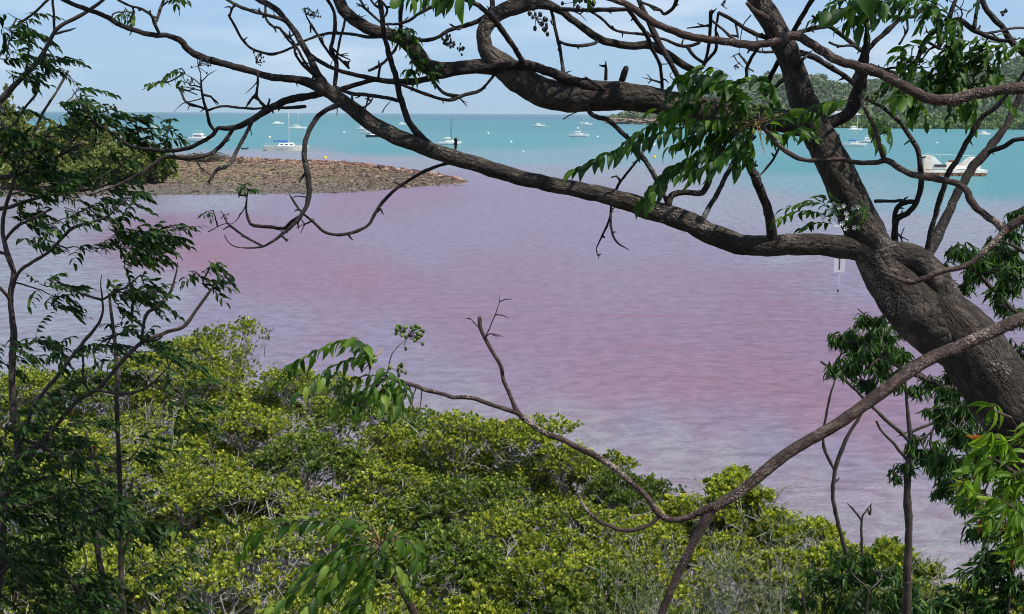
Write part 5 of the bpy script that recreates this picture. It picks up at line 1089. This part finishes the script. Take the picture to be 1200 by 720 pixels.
# ================================================================== NEAR TREE (trunk stands just outside the view at right)
nb = np.array([1.95, 2.9, float(ground_h(1.95, 2.9)) - .1])
B = Tree('near_tree', 'reddish brown near branches reaching in from the right edge, one ending in green fruit', 'tree', nb, 'bark_near', 'leaf_near', depth=2.9)
g = Geo(); P = crom(np.array([nb, nb + [-.05, 0, 1.2], nb + [.02, .05, 2.6], nb + [-.1, .1, 4.2], nb + [.1, .3, 6.]]), 40); tube(g, P, np.linspace(.11, .05, 40), 16, knob=.04, ridge=.03); g.build('trunk', M['bark_near'], B.o); B.pts.append(P[::4])
ex = lambda y: at(1200 + 400, y, 2.9)
B.branch([(1660, 170, 23.9), (1450, 115, 18.4), (1300, 100, 15.6), (1230, 103, 13.8), (1200, 103, 13.8), (1170, 106, 13.3), (1140, 111, 13.8), (1115, 117, 13.8), (1095, 117, 12.9), (1075, 110, 12.0), (1060, 101, 11.5), (1045, 93, 11.0), (1025, 84, 11.0), (1005, 78, 11.0), (980, 70, 11.0), (962, 59, 11.0), (945, 48, 10.6), (930, 42, 10.1), (915, 47, 9.2), (895, 52, 8.3), (870, 52, 9.2), (845, 48, 8.7), (825, 46, 8.3), (805, 42, 8.7), (785, 35, 8.7), (765, 26, 8.3), (750, 16, 7.4), (738, 7, 7.4), (722, 1, 6.4), (700, -6, 5.5), (660, -20, 4.6)], (2.9, 3.0), knob=.07)
B.branch([(928, 44, 9), (918, 35, 8), (906, 24, 7), (896, 19, 7), (885, 13, 6), (875, 4, 4)], 2.98, knob=.12)
B.branch([(1690, 300, 22), (1450, 250, 16), (1300, 240, 13), (1230, 248, 12), (1200, 257, 11.5), (1186, 264, 10.5), (1177, 269, 9.5), (1168, 262, 8.5), (1155, 252, 8.5), (1143, 243, 8), (1137, 234, 8.5), (1132, 222, 8), (1120, 215, 7.5), (1105, 211, 7.5), (1085, 208, 8), (1065, 203, 7.5), (1050, 195, 7.5), (1040, 188, 7), (1025, 191, 6), (1000, 190, 5.5), (985, 187, 5), (965, 188, 5.5), (945, 188, 5), (930, 183, 5.5), (915, 173, 5.5), (903, 160, 5), (893, 148, 4.5)], (2.9, 3.4), knob=.08)
B.branch([(1041, 189, 6), (1034, 172, 6), (1027, 152, 6), (1018, 135, 5), (1011, 120, 4.5), (1013, 105, 4)], 3.25, knob=.1)
B.branch([(1178, 269, 9), (1165, 283, 7.5), (1152, 295, 7), (1140, 307, 6.5), (1120, 316, 6.5), (1098, 320, 7), (1080, 328, 7.5), (1065, 331, 7), (1050, 326, 4), (1032, 318, 3)], (3.0, 3.2), knob=.08)
B.branch([(1680, 330, 25.8), (1450, 325, 20.6), (1300, 335, 17.2), (1240, 353, 15.5), (1200, 372, 15.5), (1160, 390, 15.5), (1120, 408, 15.5), (1085, 423, 15.9), (1060, 440, 14.6), (1040, 455, 15.5), (1010, 477, 14.6), (980, 498, 14.2), (950, 515, 13.8), (925, 530, 13.8), (905, 545, 13.8), (885, 562, 13.8), (865, 578, 12.9), (846, 589, 12.0), (832, 600, 12.0), (821, 620, 11.2), (808, 645, 10.8), (796, 670, 10.3), (785, 695, 9.9), (775, 720, 9.5), (763, 755, 8.6), (750, 800, 7.7)], (2.9, 2.6), knob=.05, ridge=.02, sides=18)
B.branch([(838, 592, 9.9), (815, 603, 8.6), (800, 608, 7.7), (782, 609, 8.1), (770, 600, 7.7), (760, 585, 7.7), (745, 570, 7.2), (730, 557, 7.2), (715, 545, 7.7), (700, 536, 7.2), (680, 526, 6.8), (660, 516, 6.8), (640, 508, 6.3), (625, 499, 6.3), (613, 490, 6.8), (604, 478, 5.9), (597, 462, 5.0), (590, 445, 4.5), (587, 430, 5.0), (577, 412, 4.5), (568, 396, 4.5), (563, 384, 4.5), (562, 372, 5.0)], (2.65, 2.8), knob=.09)
B.branch([(608, 483, 6), (590, 478, 5.5), (575, 473, 5), (560, 468, 5), (545, 465, 5.5), (530, 465, 5), (515, 461, 5), (500, 457, 5.5), (485, 452, 5), (470, 448, 4.5), (455, 443, 4), (442, 436, 3.5)], (2.75, 2.75), knob=.1)
B.branch([(775, 610, 5.5), (762, 619, 5.5), (745, 624, 5.5), (727, 623, 5), (712, 617, 4.5), (700, 610, 4.5), (690, 601, 4.5), (683, 592, 4), (677, 578, 3)], (2.65, 2.7), knob=.1)
B.branch([(589, 436, 3.5), (589, 428, 3), (588, 425, 2.8)], 2.75)
for p in ([(566, 400), (573, 385), (583, 362), (586, 345)], [(584, 354), (592, 351), (600, 351)], [(580, 368), (590, 370), (596, 374)], [(568, 396), (575, 391), (590, 395)], [(577, 392), (584, 399)], [(564, 386), (556, 378), (551, 374), (540, 373)], [(551, 374), (549, 370)],
          [(488, 452), (483, 470), (485, 490)], [(494, 455), (490, 478), (478, 492)], [(478, 450), (486, 468)], [(455, 440), (460, 415), (475, 398)]): B.branch(p, 2.75, w=(1.7, 1.0))
H0 = (440, 425)
for sp in ([H0, (420, 405), (395, 402), (365, 415), (345, 430), (318, 455)], [H0, (415, 420), (390, 430), (370, 445), (350, 460)], [(455, 442), (430, 440), (405, 450), (390, 455)], [H0, (425, 402), (405, 398)], [(460, 445), (450, 460), (445, 480)], [(465, 447), (455, 455), (430, 465), (420, 480)],
           [(468, 447), (465, 460), (462, 480), (455, 495)], [(455, 440), (445, 450), (425, 452)], [H0, (432, 412), (418, 396)], [(470, 447), (462, 440), (450, 432)], [(450, 440), (430, 455), (405, 470), (388, 480)], [(465, 447), (475, 455), (470, 475)]):
    B.spray(sp, 2.72, L_=20, asp=.38, droop=.95, wind=(-.25, 0, 0), gap=.6, dd=.12)
B.fruits(478, 394, 26, 26, 2.7, size=6.5); B.fruits(464, 388, 14, 9, 2.7, size=7); B.fruits(395, 462, 22, 30, 2.72, size=6.5); B.fruits(415, 475, 18, 18, 2.72, size=6.5); B.fruits(465, 436, 12, 8, 2.7, size=7)
B.fruits(1014, 118, 14, 12, 3.2, size=5.5); B.fruits(880, 128, 10, 6, 3.4, size=6); B.fruits(860, 160, 18, 12, 3.45, size=4)
for k in range(8):
    q = at(440, 418, 2.72); v = unit(np.array([R.uniform(-1, .2), R.uniform(-.4, .4), R.uniform(-.6, .7)])); l = R.uniform(.02, .045); tube(B.st, np.array([q, q + v * l * .5, q + v * l]), [.002, .0015, .001], 5)
    q = at(890, 145, 3.42); v = unit(np.array([R.uniform(-1, .4), R.uniform(-.4, .4), R.uniform(-.3, 1)])); tube(B.st, np.array([q, q + v * l * .5, q + v * l]), [.002, .0015, .001], 5)
for k in range(12):
    px = R.uniform(600, 1500); py = R.uniform(-620, -150); B.cluster(px, py, 160, 110, 8, 40, 3.2, asp=.42, droop=.6, tw=7, rl=120, gap=.6)
B.done()

# ================================================================== SPRAY AT THE BOTTOM
fb = gpt(560, 760, 2.6)
E = Tree('sapling', 'leafy sapling with drooping bright leaves rising at the bottom left of centre', 'sapling', fb, 'bark_near', 'leaf_near', depth=2.5)
E.branch([(560, 1000, 14), (530, 830, 12), (500, 752, 10), (484, 715, 8.5), (470, 690, 8), (458, 668, 7), (450, 650, 5.5), (446, 640, 4)], (2.6, 2.45), name='trunk', knob=.06)
E0 = (446, 642)
for sp in ([E0, (420, 625), (385, 612), (345, 612), (308, 622), (284, 650)], [E0, (425, 632), (398, 645), (375, 662), (345, 690)], [E0, (410, 640), (380, 668), (350, 690), (322, 712)], [E0, (455, 622), (480, 635), (495, 655)], [E0, (432, 655), (405, 680), (378, 700), (350, 735)],
           [E0, (438, 665), (420, 700), (405, 730)], [E0, (462, 630), (485, 640), (488, 675)], [E0, (430, 615), (400, 610), (375, 630)], [E0, (455, 655), (472, 670), (480, 690)], [E0, (440, 670), (432, 700), (425, 740)], [E0, (405, 660), (370, 700), (345, 730)], [E0, (430, 640), (410, 650), (395, 690)]):
    E.spray(sp, 2.4, L_=25, asp=.36, droop=.8, wind=(-.35, 0, 0), gap=.55, dd=.15)
for k in range(16):
    q = at(E0[0], E0[1] - 3, 2.42); v = unit(np.array([R.uniform(-.8, 1), R.uniform(-.4, .4), R.uniform(0, 1)])); l = R.uniform(.02, .06); tube(E.st, np.array([q, q + v * l * .5, q + v * l]), [.002, .0015, .001], 5)
E.fruits(452, 622, 18, 10, 2.42, size=6)
E.done()

# ================================================================== SLENDER TREES AT LEFT
WIND = (.55, 0, .0)
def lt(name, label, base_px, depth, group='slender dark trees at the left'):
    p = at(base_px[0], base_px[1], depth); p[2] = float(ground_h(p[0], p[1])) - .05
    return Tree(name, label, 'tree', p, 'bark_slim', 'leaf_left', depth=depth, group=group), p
def down(p): # pixel of a 3-D foot
    x, y = proj(np.array(p)); return float(x), float(y)
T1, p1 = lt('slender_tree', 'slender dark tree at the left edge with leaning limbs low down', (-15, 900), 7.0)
f = down(p1)
T1.branch([(f[0], f[1], 17), (-6, 725, 14), (0, 650, 13), (3, 600, 12), (8, 568, 11), (16, 545, 9.5), (20, 520, 8.5), (16, 480, 8), (14, 438, 8), (16, 390, 8), (12, 351, 7), (16, 322, 6.5), (9, 298, 6), (3, 272, 5), (6, 245, 4.5), (14, 220, 4), (20, 200, 3)], (7., 7.1), name='trunk')
for p in ([(14, 330, 4.5), (22, 315, 4.5), (35, 306, 4), (59, 292, 4), (83, 268, 4), (105, 261, 3.5), (125, 254, 3.5), (138, 243, 3), (147, 230, 2.8)], [(18, 300, 4), (5, 296, 4), (-20, 296, 4)], [(12, 345, 4), (0, 335, 4), (-20, 325, 4)], [(14, 320, 3), (8, 300, 3), (0, 285, 3)],
          [(6, 562, 7), (25, 545, 6.5), (43, 523, 6), (62, 502, 5.5), (80, 480, 5.5), (95, 467, 5), (115, 455, 5.5), (139, 428, 5), (163, 404, 5), (194, 390, 4.5), (215, 383, 4.5), (229, 365, 4), (240, 350, 3.5), (249, 337, 3)],
          [(166, 402, 4), (168, 385, 4), (172, 368, 4), (187, 358, 4.5), (195, 348, 4), (201, 340, 3.5), (206, 322, 3), (208, 308, 2.8)], [(113, 457, 4), (125, 459, 3.5), (139, 461, 4), (155, 460, 3.5), (167, 457, 3), (182, 446, 2.8), (198, 430, 2.8)],
          [(8, 560, 6), (16, 530, 6), (30, 500, 5), (37, 478, 4.5), (52, 458, 4.5), (69, 438, 4.5), (84, 418, 4.5), (97, 402, 4.5), (112, 384, 4.5), (120, 368, 4), (120, 352, 4), (118, 335, 3), (119, 322, 2)], [(118, 352, 3.5), (102, 347, 3.2), (87, 341, 3), (72, 333, 3), (59, 322, 2.8)],
          [(18, 512, 5), (30, 517, 5), (45, 522, 5), (60, 530, 5), (80, 537, 5), (105, 537, 4), (137, 537, 3.5)], [(-20, 690, 6), (0, 672, 6), (20, 656, 5.5), (40, 643, 5), (75, 630, 5), (95, 619, 5), (106, 608, 5), (118, 592, 4.5), (128, 575, 3.5)], [(35, 646, 4), (60, 655, 3.5), (78, 672, 3.5), (90, 695, 3.5)],
          [(194, 390, 3), (186, 398, 2.8), (175, 402, 2.8)], [(187, 358, 3), (200, 352, 2.8)], [(97, 402, 3), (98, 425, 3), (97, 445, 3), (105, 462, 3)], [(4, 276, 4), (20, 262, 4), (40, 255, 3.5), (60, 245, 3)], [(120, 350, 3), (135, 342, 3), (150, 335, 2.8), (165, 322, 2.8)], [(120, 400, 3), (140, 392, 2.8)]):
    T1.branch(p, (7., 7. + R.uniform(-.3, .3)))
CW = dict(asp=.38, droop=.45, wind=WIND, dirb=(.8, 0, .0), gap=.6)
for cx, cy, rx, ry, n in ((150, 282, 26, 16, 24), (172, 278, 22, 14, 15), (135, 272, 20, 10, 9), (160, 300, 22, 14, 14), (185, 272, 14, 10, 6), (100, 292, 16, 8, 5), (158, 338, 26, 16, 15), (142, 352, 20, 14, 8), (178, 345, 16, 12, 6), (150, 385, 14, 14, 6), (65, 348, 22, 18, 10), (52, 335, 14, 10, 4), (238, 330, 18, 8, 4), (248, 310, 10, 12, 3), (228, 318, 12, 7, 3),
        (50, 400, 26, 14, 9), (72, 412, 20, 12, 6), (40, 470, 28, 20, 9), (100, 435, 20, 14, 5), (125, 405, 20, 10, 6), (190, 412, 26, 12, 8), (212, 425, 20, 14, 7), (205, 445, 18, 12, 5), (170, 395, 18, 8, 5), (215, 470, 20, 16, 8), (225, 490, 16, 12, 5), (25, 258, 28, 14, 9), (60, 262, 25, 12, 7), (90, 250, 22, 12, 7), (40, 282, 20, 10, 4), (155, 232, 12, 8, 4), (120, 240, 22, 10, 6), (10, 400, 14, 8, 4), (15, 430, 18, 10, 4)):
    T1.cluster(cx, cy, rx * 1.05, ry, int(n * .85) + 1, 11., R.uniform(6.7, 7.3), rl=34, **CW)
for k in range(58):
    cx = R.uniform(-10, 120) if k < 52 else R.uniform(150, 240); cy = R.uniform(490, 720) if k < 52 else R.uniform(590, 720); T1.cluster(cx, cy, 28, 18, 6, 11.5, R.uniform(6.6, 7.6), rl=36, **CW)
T1.done()
T2, p2 = lt('slender_tree', 'thin straight dark sapling standing right of the left edge tree', (140, 900), 8.0)
f = down(p2)
T2.branch([(f[0], f[1], 9), (146, 760, 8), (142, 690, 7.5), (142, 620, 7), (140, 560, 6), (137, 480, 5.5), (137, 438, 5), (134, 397, 4.5), (130, 365, 4), (128, 345, 3)], 8., name='trunk')
T2.branch([(142, 640, 5), (130, 600, 5), (118, 560, 5), (108, 530, 4), (100, 505, 3)], 8.0); T2.branch([(125, 700, 8), (115, 650, 7), (106, 608, 6), (90, 590, 5), (76, 578, 4)], 8.2); T2.branch([(143, 655, 4), (152, 620, 3.5), (152, 580, 3), (156, 560, 3)], 8.)
for cx, cy, rx, ry, n in ((120, 400, 18, 10, 4), (145, 420, 14, 8, 3), (150, 540, 22, 14, 5), (165, 520, 18, 10, 4), (140, 580, 20, 14, 5), (128, 345, 14, 9, 4)): T2.cluster(cx, cy, rx, ry, n, 12, 8., rl=30, **CW)
T2.done()
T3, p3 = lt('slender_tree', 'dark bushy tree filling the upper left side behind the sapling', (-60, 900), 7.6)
f = down(p3)
T3.branch([(f[0], f[1], 22), (-70, 600, 18), (-60, 450, 16), (-50, 330, 14), (-38, 240, 11), (-25, 170, 8), (-8, 130, 7), (8, 110, 7), (27, 90, 6.5), (42, 75, 6), (52, 60, 5.5), (60, 45, 5), (66, 35, 4.5), (77, 27, 4.5), (95, 18, 4), (112, 7, 4), (126, -4, 3.5)], (7.6, 7.), name='trunk')
for p in ([(64, 40, 3.5), (63, 22, 3), (62, 5, 3), (61, -8, 3)], [(20, 30, 3), (37, 17, 3), (46, 8, 3), (56, -3, 3)], [(64, 47, 3), (75, 39, 2.8), (89, 33, 2.6)], [(30, 84, 3), (34, 60, 2.8), (35, 38, 2.8), (33, 28, 2.6)], [(80, 83, 3), (73, 96, 3), (66, 108, 3), (57, 122, 3), (49, 135, 3.2), (42, 150, 3), (37, 165, 3)],
          [(46, 93, 3), (44, 108, 3), (36, 118, 3), (28, 128, 3), (20, 142, 3)], [(-30, 200, 7), (0, 210, 6), (25, 205, 5), (50, 190, 4), (75, 180, 3.5), (95, 168, 3)], [(-38, 240, 6), (0, 245, 5), (35, 235, 4), (70, 225, 4), (105, 222, 3.5), (140, 212, 3)], [(70, 180, 3.5), (85, 165, 3), (95, 155, 3)], [(85, 165, 3), (82, 155, 3)], [(118, 225, 3), (125, 205, 3), (130, 190, 2.8)], [(-10, 130, 4), (5, 150, 4), (20, 165, 3.5)]):
    T3.branch(p, (7.4, 7.2))
for cx, cy, rx, ry, n in ((20, 22, 22, 12, 8), (32, 28, 14, 12, 6), (12, 35, 14, 12, 6), (10, 48, 10, 6, 3), (8, 70, 16, 10, 5), (15, 88, 20, 14, 8), (48, 70, 26, 10, 9), (65, 72, 20, 12, 8), (35, 85, 22, 10, 6), (75, 125, 22, 14, 12), (88, 132, 22, 14, 11), (72, 148, 22, 16, 12), (95, 148, 20, 14, 8), (125, 130, 18, 10, 7), (140, 138, 20, 12, 8), (128, 155, 26, 16, 12), (150, 160, 22, 14, 9), (115, 170, 22, 12, 8), (200, 150, 16, 14, 4), (190, 165, 16, 10, 5), (172, 172, 15, 8, 4), (10, 130, 16, 10, 5), (5, 150, 18, 14, 7), (20, 168, 26, 16, 12), (45, 175, 26, 16, 12), (65, 190, 28, 16, 14), (20, 195, 28, 16, 12), (40, 215, 32, 16, 14), (10, 228, 20, 14, 7), (70, 215, 28, 14, 10), (100, 205, 26, 14, 9), (85, 232, 26, 12, 8), (130, 200, 22, 14, 8), (145, 185, 20, 12, 7), (140, 225, 20, 10, 5), (110, 230, 20, 10, 5), (150, 228, 10, 8, 3), (90, 107, 12, 5, 2), (55, 160, 22, 12, 7)):
    T3.cluster(cx, cy, rx * 1.05, ry, int(n * (.36 if cy > 165 and cx > 55 else .62)) + 1, 11.5, R.uniform(6.9, 7.5), rl=32, **CW)
for k in range(14): T3.cluster(R.uniform(-260, 60), R.uniform(-260, 0) if k > 7 else R.uniform(-20, 300), 60, 40, 6, 14, 7.6, rl=50, **CW) if k > 3 else None
T3.done()

# ================================================================== RIGHT SIDE UNDERSTOREY
def rt(name, label, px, depth, leafm='leaf_lance', bark='bark_slim', cat='tree', shape='lance'):
    p = at(px, 500, depth); p[2] = float(ground_h(p[0], p[1])) - .05
    return Tree(name, label, cat, p, bark, leafm, shape=shape, depth=depth), p
Q1, q1 = rt('sapling', 'bare forked sapling standing before the pink water at lower right', 995, 11., cat='sapling'); f = down(q1)
Q1.branch([(f[0], f[1], 9), (1000, 700, 6.5), (989, 640, 5.5), (979, 600, 5), (976, 575, 5), (980, 546, 5), (992, 514, 4.5), (1009, 485, 4), (1019, 460, 3.5), (1026, 438, 3)], 11., name='trunk')
for p in ([(980, 546, 3.5), (967, 521, 3.5), (966, 505, 3), (968, 488, 3), (974, 460, 3), (982, 436, 2.8)], [(979, 545, 3.5), (968, 532, 3), (962, 523, 3), (957, 507, 2.8)], [(978, 568, 2.8), (984, 560, 2.8)], [(1012, 690, 4), (1010, 644, 3.5), (1010, 610, 3.2), (1014, 600, 3), (1022, 590, 2.8)], [(1011, 610, 3), (1003, 600, 2.8), (993, 590, 2.8)], [(1016, 597, 2.6), (1020, 604, 2.6), (1023, 594, 2.6)]): Q1.branch(p, 11.)
Q1.done()
Q2, q2 = rt('slim_tree', 'slim tree with a dark upright stem and hanging leaves at its fork', 1066, 9.); f = down(q2)
Q2.branch([(f[0], f[1], 13), (1062, 720, 11), (1063, 673, 10), (1065, 622, 9), (1063, 575, 9), (1065, 540, 8), (1067, 516, 6.5), (1065, 497, 5), (1063, 474, 4), (1061, 450, 3.5), (1058, 430, 3)], 9., name='trunk')
for p in ([(1066, 519, 4.5), (1052, 505, 4.5), (1037, 492, 4.5), (1012, 467, 4), (995, 450, 4), (976, 434, 3.5), (962, 424, 3)], [(1062, 537, 4), (1052, 526, 3.5), (1045, 517, 3.5), (1033, 505, 3), (1027, 494, 3.5)], [(1070, 510, 4), (1080, 503, 3.5), (1090, 498, 3.5), (1102, 489, 3)], [(1070, 514, 3.5), (1085, 511, 3), (1095, 503, 3), (1102, 492, 3)], [(1092, 505, 3), (1090, 520, 2.8)]): Q2.branch(p, 9.)
for cx, cy, rx, ry, n in ((1078, 528, 16, 12, 14), (1090, 545, 16, 12, 12), (1062, 545, 12, 12, 8), (1075, 515, 14, 8, 8), (1095, 530, 14, 16, 10), (1050, 555, 8, 12, 4)): Q2.lances(cx, cy, rx, ry, n, 15, 9.)
Q2.done()
Wt, w0 = rt('willowy_tree', 'willowy tree of narrow drooping dark leaves behind the leaning trunk', 1330, 7.0); f = down(w0)
Wt.branch([(f[0], f[1], 36), (1330, 800, 30), (1310, 650, 26), (1290, 520, 22), (1275, 420, 18), (1262, 330, 14), (1250, 250, 10), (1235, 180, 7)], 7., name='trunk')
for p in ([(1292, 530, 12), (1230, 500, 10), (1180, 480, 8), (1130, 462, 7), (1080, 442, 6), (1045, 425, 5), (1015, 408, 4), (995, 400, 3)], [(1278, 430, 10), (1230, 395, 8), (1190, 365, 6), (1160, 335, 5), (1135, 310, 4), (1115, 295, 3)], [(1300, 600, 10), (1240, 580, 8), (1190, 560, 6), (1150, 540, 5), (1120, 520, 4)], [(1262, 340, 8), (1220, 310, 6), (1190, 290, 4), (1165, 280, 3)], [(1310, 660, 9), (1250, 660, 7), (1200, 655, 5), (1160, 650, 4)], [(1060, 432, 4), (1040, 400, 3.5), (1020, 375, 3), (1005, 362, 2.8)]):
    Wt.branch(p, (7., 6.9))
for cx, cy, rx, ry, n in ((985, 395, 16, 14, 7), (1035, 395, 18, 16, 12), (1060, 385, 14, 14, 6), (1150, 470, 20, 14, 12), (1105, 545, 16, 18, 10), (1190, 315, 20, 16, 12), (1010, 405, 24, 22, 26), (1030, 420, 22, 20, 20), (1000, 430, 20, 16, 12), (1045, 440, 20, 14, 12), (1020, 375, 22, 12, 9), (975, 432, 12, 12, 5), (1055, 415, 18, 16, 9), (1012, 450, 18, 12, 8),
        (1090, 445, 20, 10, 7), (1110, 460, 20, 12, 10), (1135, 480, 24, 16, 16), (1120, 510, 24, 18, 18), (1150, 510, 24, 20, 18), (1125, 545, 22, 18, 14), (1160, 545, 24, 20, 16), (1110, 570, 20, 16, 14), (1110, 490, 20, 16, 12), (1105, 540, 18, 18, 10), (1140, 590, 22, 18, 14), (1170, 620, 24, 18, 14), (1130, 430, 22, 14, 12), (1160, 440, 20, 14, 10), (1150, 625, 20, 14, 10), (1195, 560, 16, 24, 12), (1180, 580, 24, 20, 14), (1095, 480, 18, 12, 8), (1075, 455, 16, 8, 5), (1120, 440, 20, 12, 8),
        (1125, 295, 18, 12, 9), (1145, 300, 20, 16, 14), (1165, 290, 20, 16, 12), (1185, 270, 18, 16, 9), (1180, 300, 22, 16, 13), (1150, 320, 24, 14, 12), (1125, 335, 14, 12, 5), (1180, 335, 22, 18, 14), (1195, 245, 12, 12, 4), (1195, 370, 16, 16, 8), (1165, 355, 16, 12, 5), (1100, 315, 14, 10, 4), (1195, 410, 14, 16, 6), (1190, 440, 12, 12, 5)):
    Wt.lances(cx, cy, rx * .95, ry, int(n * 1.55), 15.5, R.uniform(6.6, 7.3), asp=.17)
Wt.done()
V_, v0 = rt('bright_shrub', 'sunlit shrub of glossy lance leaves with a few red ones at the right edge', 1320, 3.8, 'leaf_bright', 'bark_near', 'shrub'); f = down(v0)
V_.branch([(f[0], f[1], 18), (1320, 900, 16), (1290, 760, 13), (1260, 660, 10), (1235, 580, 8), (1215, 520, 6), (1200, 480, 4)], 3.8, name='trunk')
for p in ([(1290, 760, 8), (1240, 700, 6), (1205, 650, 5), (1180, 600, 4)], [(1250, 620, 6), (1210, 570, 5), (1175, 545, 4), (1150, 530, 3)], [(1225, 550, 5), (1200, 515, 4), (1185, 490, 3)]): V_.branch(p, 3.8)
for cx, cy, rx, ry, n in ((1165, 515, 20, 14, 4), (1180, 530, 22, 18, 7), (1165, 550, 20, 16, 5), (1190, 560, 20, 20, 7), (1155, 575, 16, 14, 3), (1185, 595, 20, 18, 6), (1200, 500, 14, 16, 4), (1145, 530, 12, 8, 1), (1205, 620, 16, 20, 5), (1190, 640, 18, 14, 4), (1140, 560, 18, 12, 3), (1150, 600, 16, 14, 3), (1165, 480, 14, 10, 2), (1130, 575, 10, 8, 1)):
    V_.lances(cx, cy, rx, ry, max(1, int(n * .75)), 30, R.uniform(3.6, 3.9), asp=.21, droop=.95, wind=(-.5, 0, 0), tw=3)
c0 = at(1148, 548, 3.7)
for (a, b_, dx, dz, l) in ((1150, 547, -1, -.25, 42), (1140, 555, -1, .12, 30), (1146, 556, -.15, -1, 34), (1182, 530, .9, .1, 28), (1182, 541, .9, .05, 26)): V_.leaf(at(a, b_, 3.65), np.array([dx, -.2, dz]), np.array([0, -.6, .8]), l * 3.65 / F, l * 3.65 / F * .25)
V_.done()
X_, x0 = rt('shrub', 'dark shrub of drooping narrow leaves along the bottom right', 1000, 9.6, cat='shrub'); f = down(x0)
for k in range(6):
    ex_ = 940 + 26 * k; X_.branch([(f[0], f[1], 7), ((f[0] + ex_) / 2, (f[1] + 720) / 2, 5), (ex_, 692 + 6 * (k % 3), 3)], (9.6, 9.6 + R.uniform(-.4, .4)))
for cx, cy, rx, ry, n in ((990, 655, 22, 14, 12), (960, 680, 26, 16, 16), (1000, 680, 28, 18, 20), (1035, 672, 24, 14, 14), (1055, 690, 24, 16, 14), (940, 705, 24, 14, 14), (985, 710, 28, 14, 18), (1030, 708, 28, 14, 18), (1070, 710, 26, 14, 14), (1020, 655, 16, 10, 6)): X_.lances(cx, cy, rx, ry, n, 15, 9.6, asp=.2, droop=.8)
X_.done()
Z_, z0 = rt('shrub', 'green lance-leaved shrub filling the bottom right corner', 1180, 6.5, cat='shrub'); f = down(z0)
for k in range(5):
    ex_ = 1130 + 18 * k; Z_.branch([(f[0], f[1], 9), ((f[0] + ex_) / 2, (f[1] + 740) / 2, 6), (ex_, 692 + 14 * (k % 3), 3)], (6.5, 6.5 + R.uniform(-.3, .3)))
for cx, cy, rx, ry, n in ((1185, 620, 20, 16, 10), (1175, 650, 26, 18, 15), (1150, 670, 24, 18, 12), (1185, 685, 28, 20, 18), (1130, 700, 26, 14, 12), (1165, 712, 28, 16, 16), (1100, 712, 20, 12, 7), (1195, 650, 16, 20, 8)): Z_.lances(cx, cy, rx, ry, n, 21, 6.5, asp=.19, droop=.8, wind=(-.3, 0, 0))
Z_.done()

# ================================================================== SEA AIR
hz_ = Geo(); box(hz_, (0, 0, 59.0), (60000, 60000, 122.0))
hm_, ht_, ho_ = newmat('thin sea haze')
pv = nd(ht_, 'ShaderNodeVolumePrincipled'); pv.inputs['Color'].default_value = (.78, .92, 1.0, 1); pv.inputs['Density'].default_value = 4.5e-5; pv.inputs['Anisotropy'].default_value = .2
ht_.links.new(pv.outputs['Volume'], ho_.inputs['Volume'])
hz_.build('haze', hm_, kind='stuff', smooth=False)
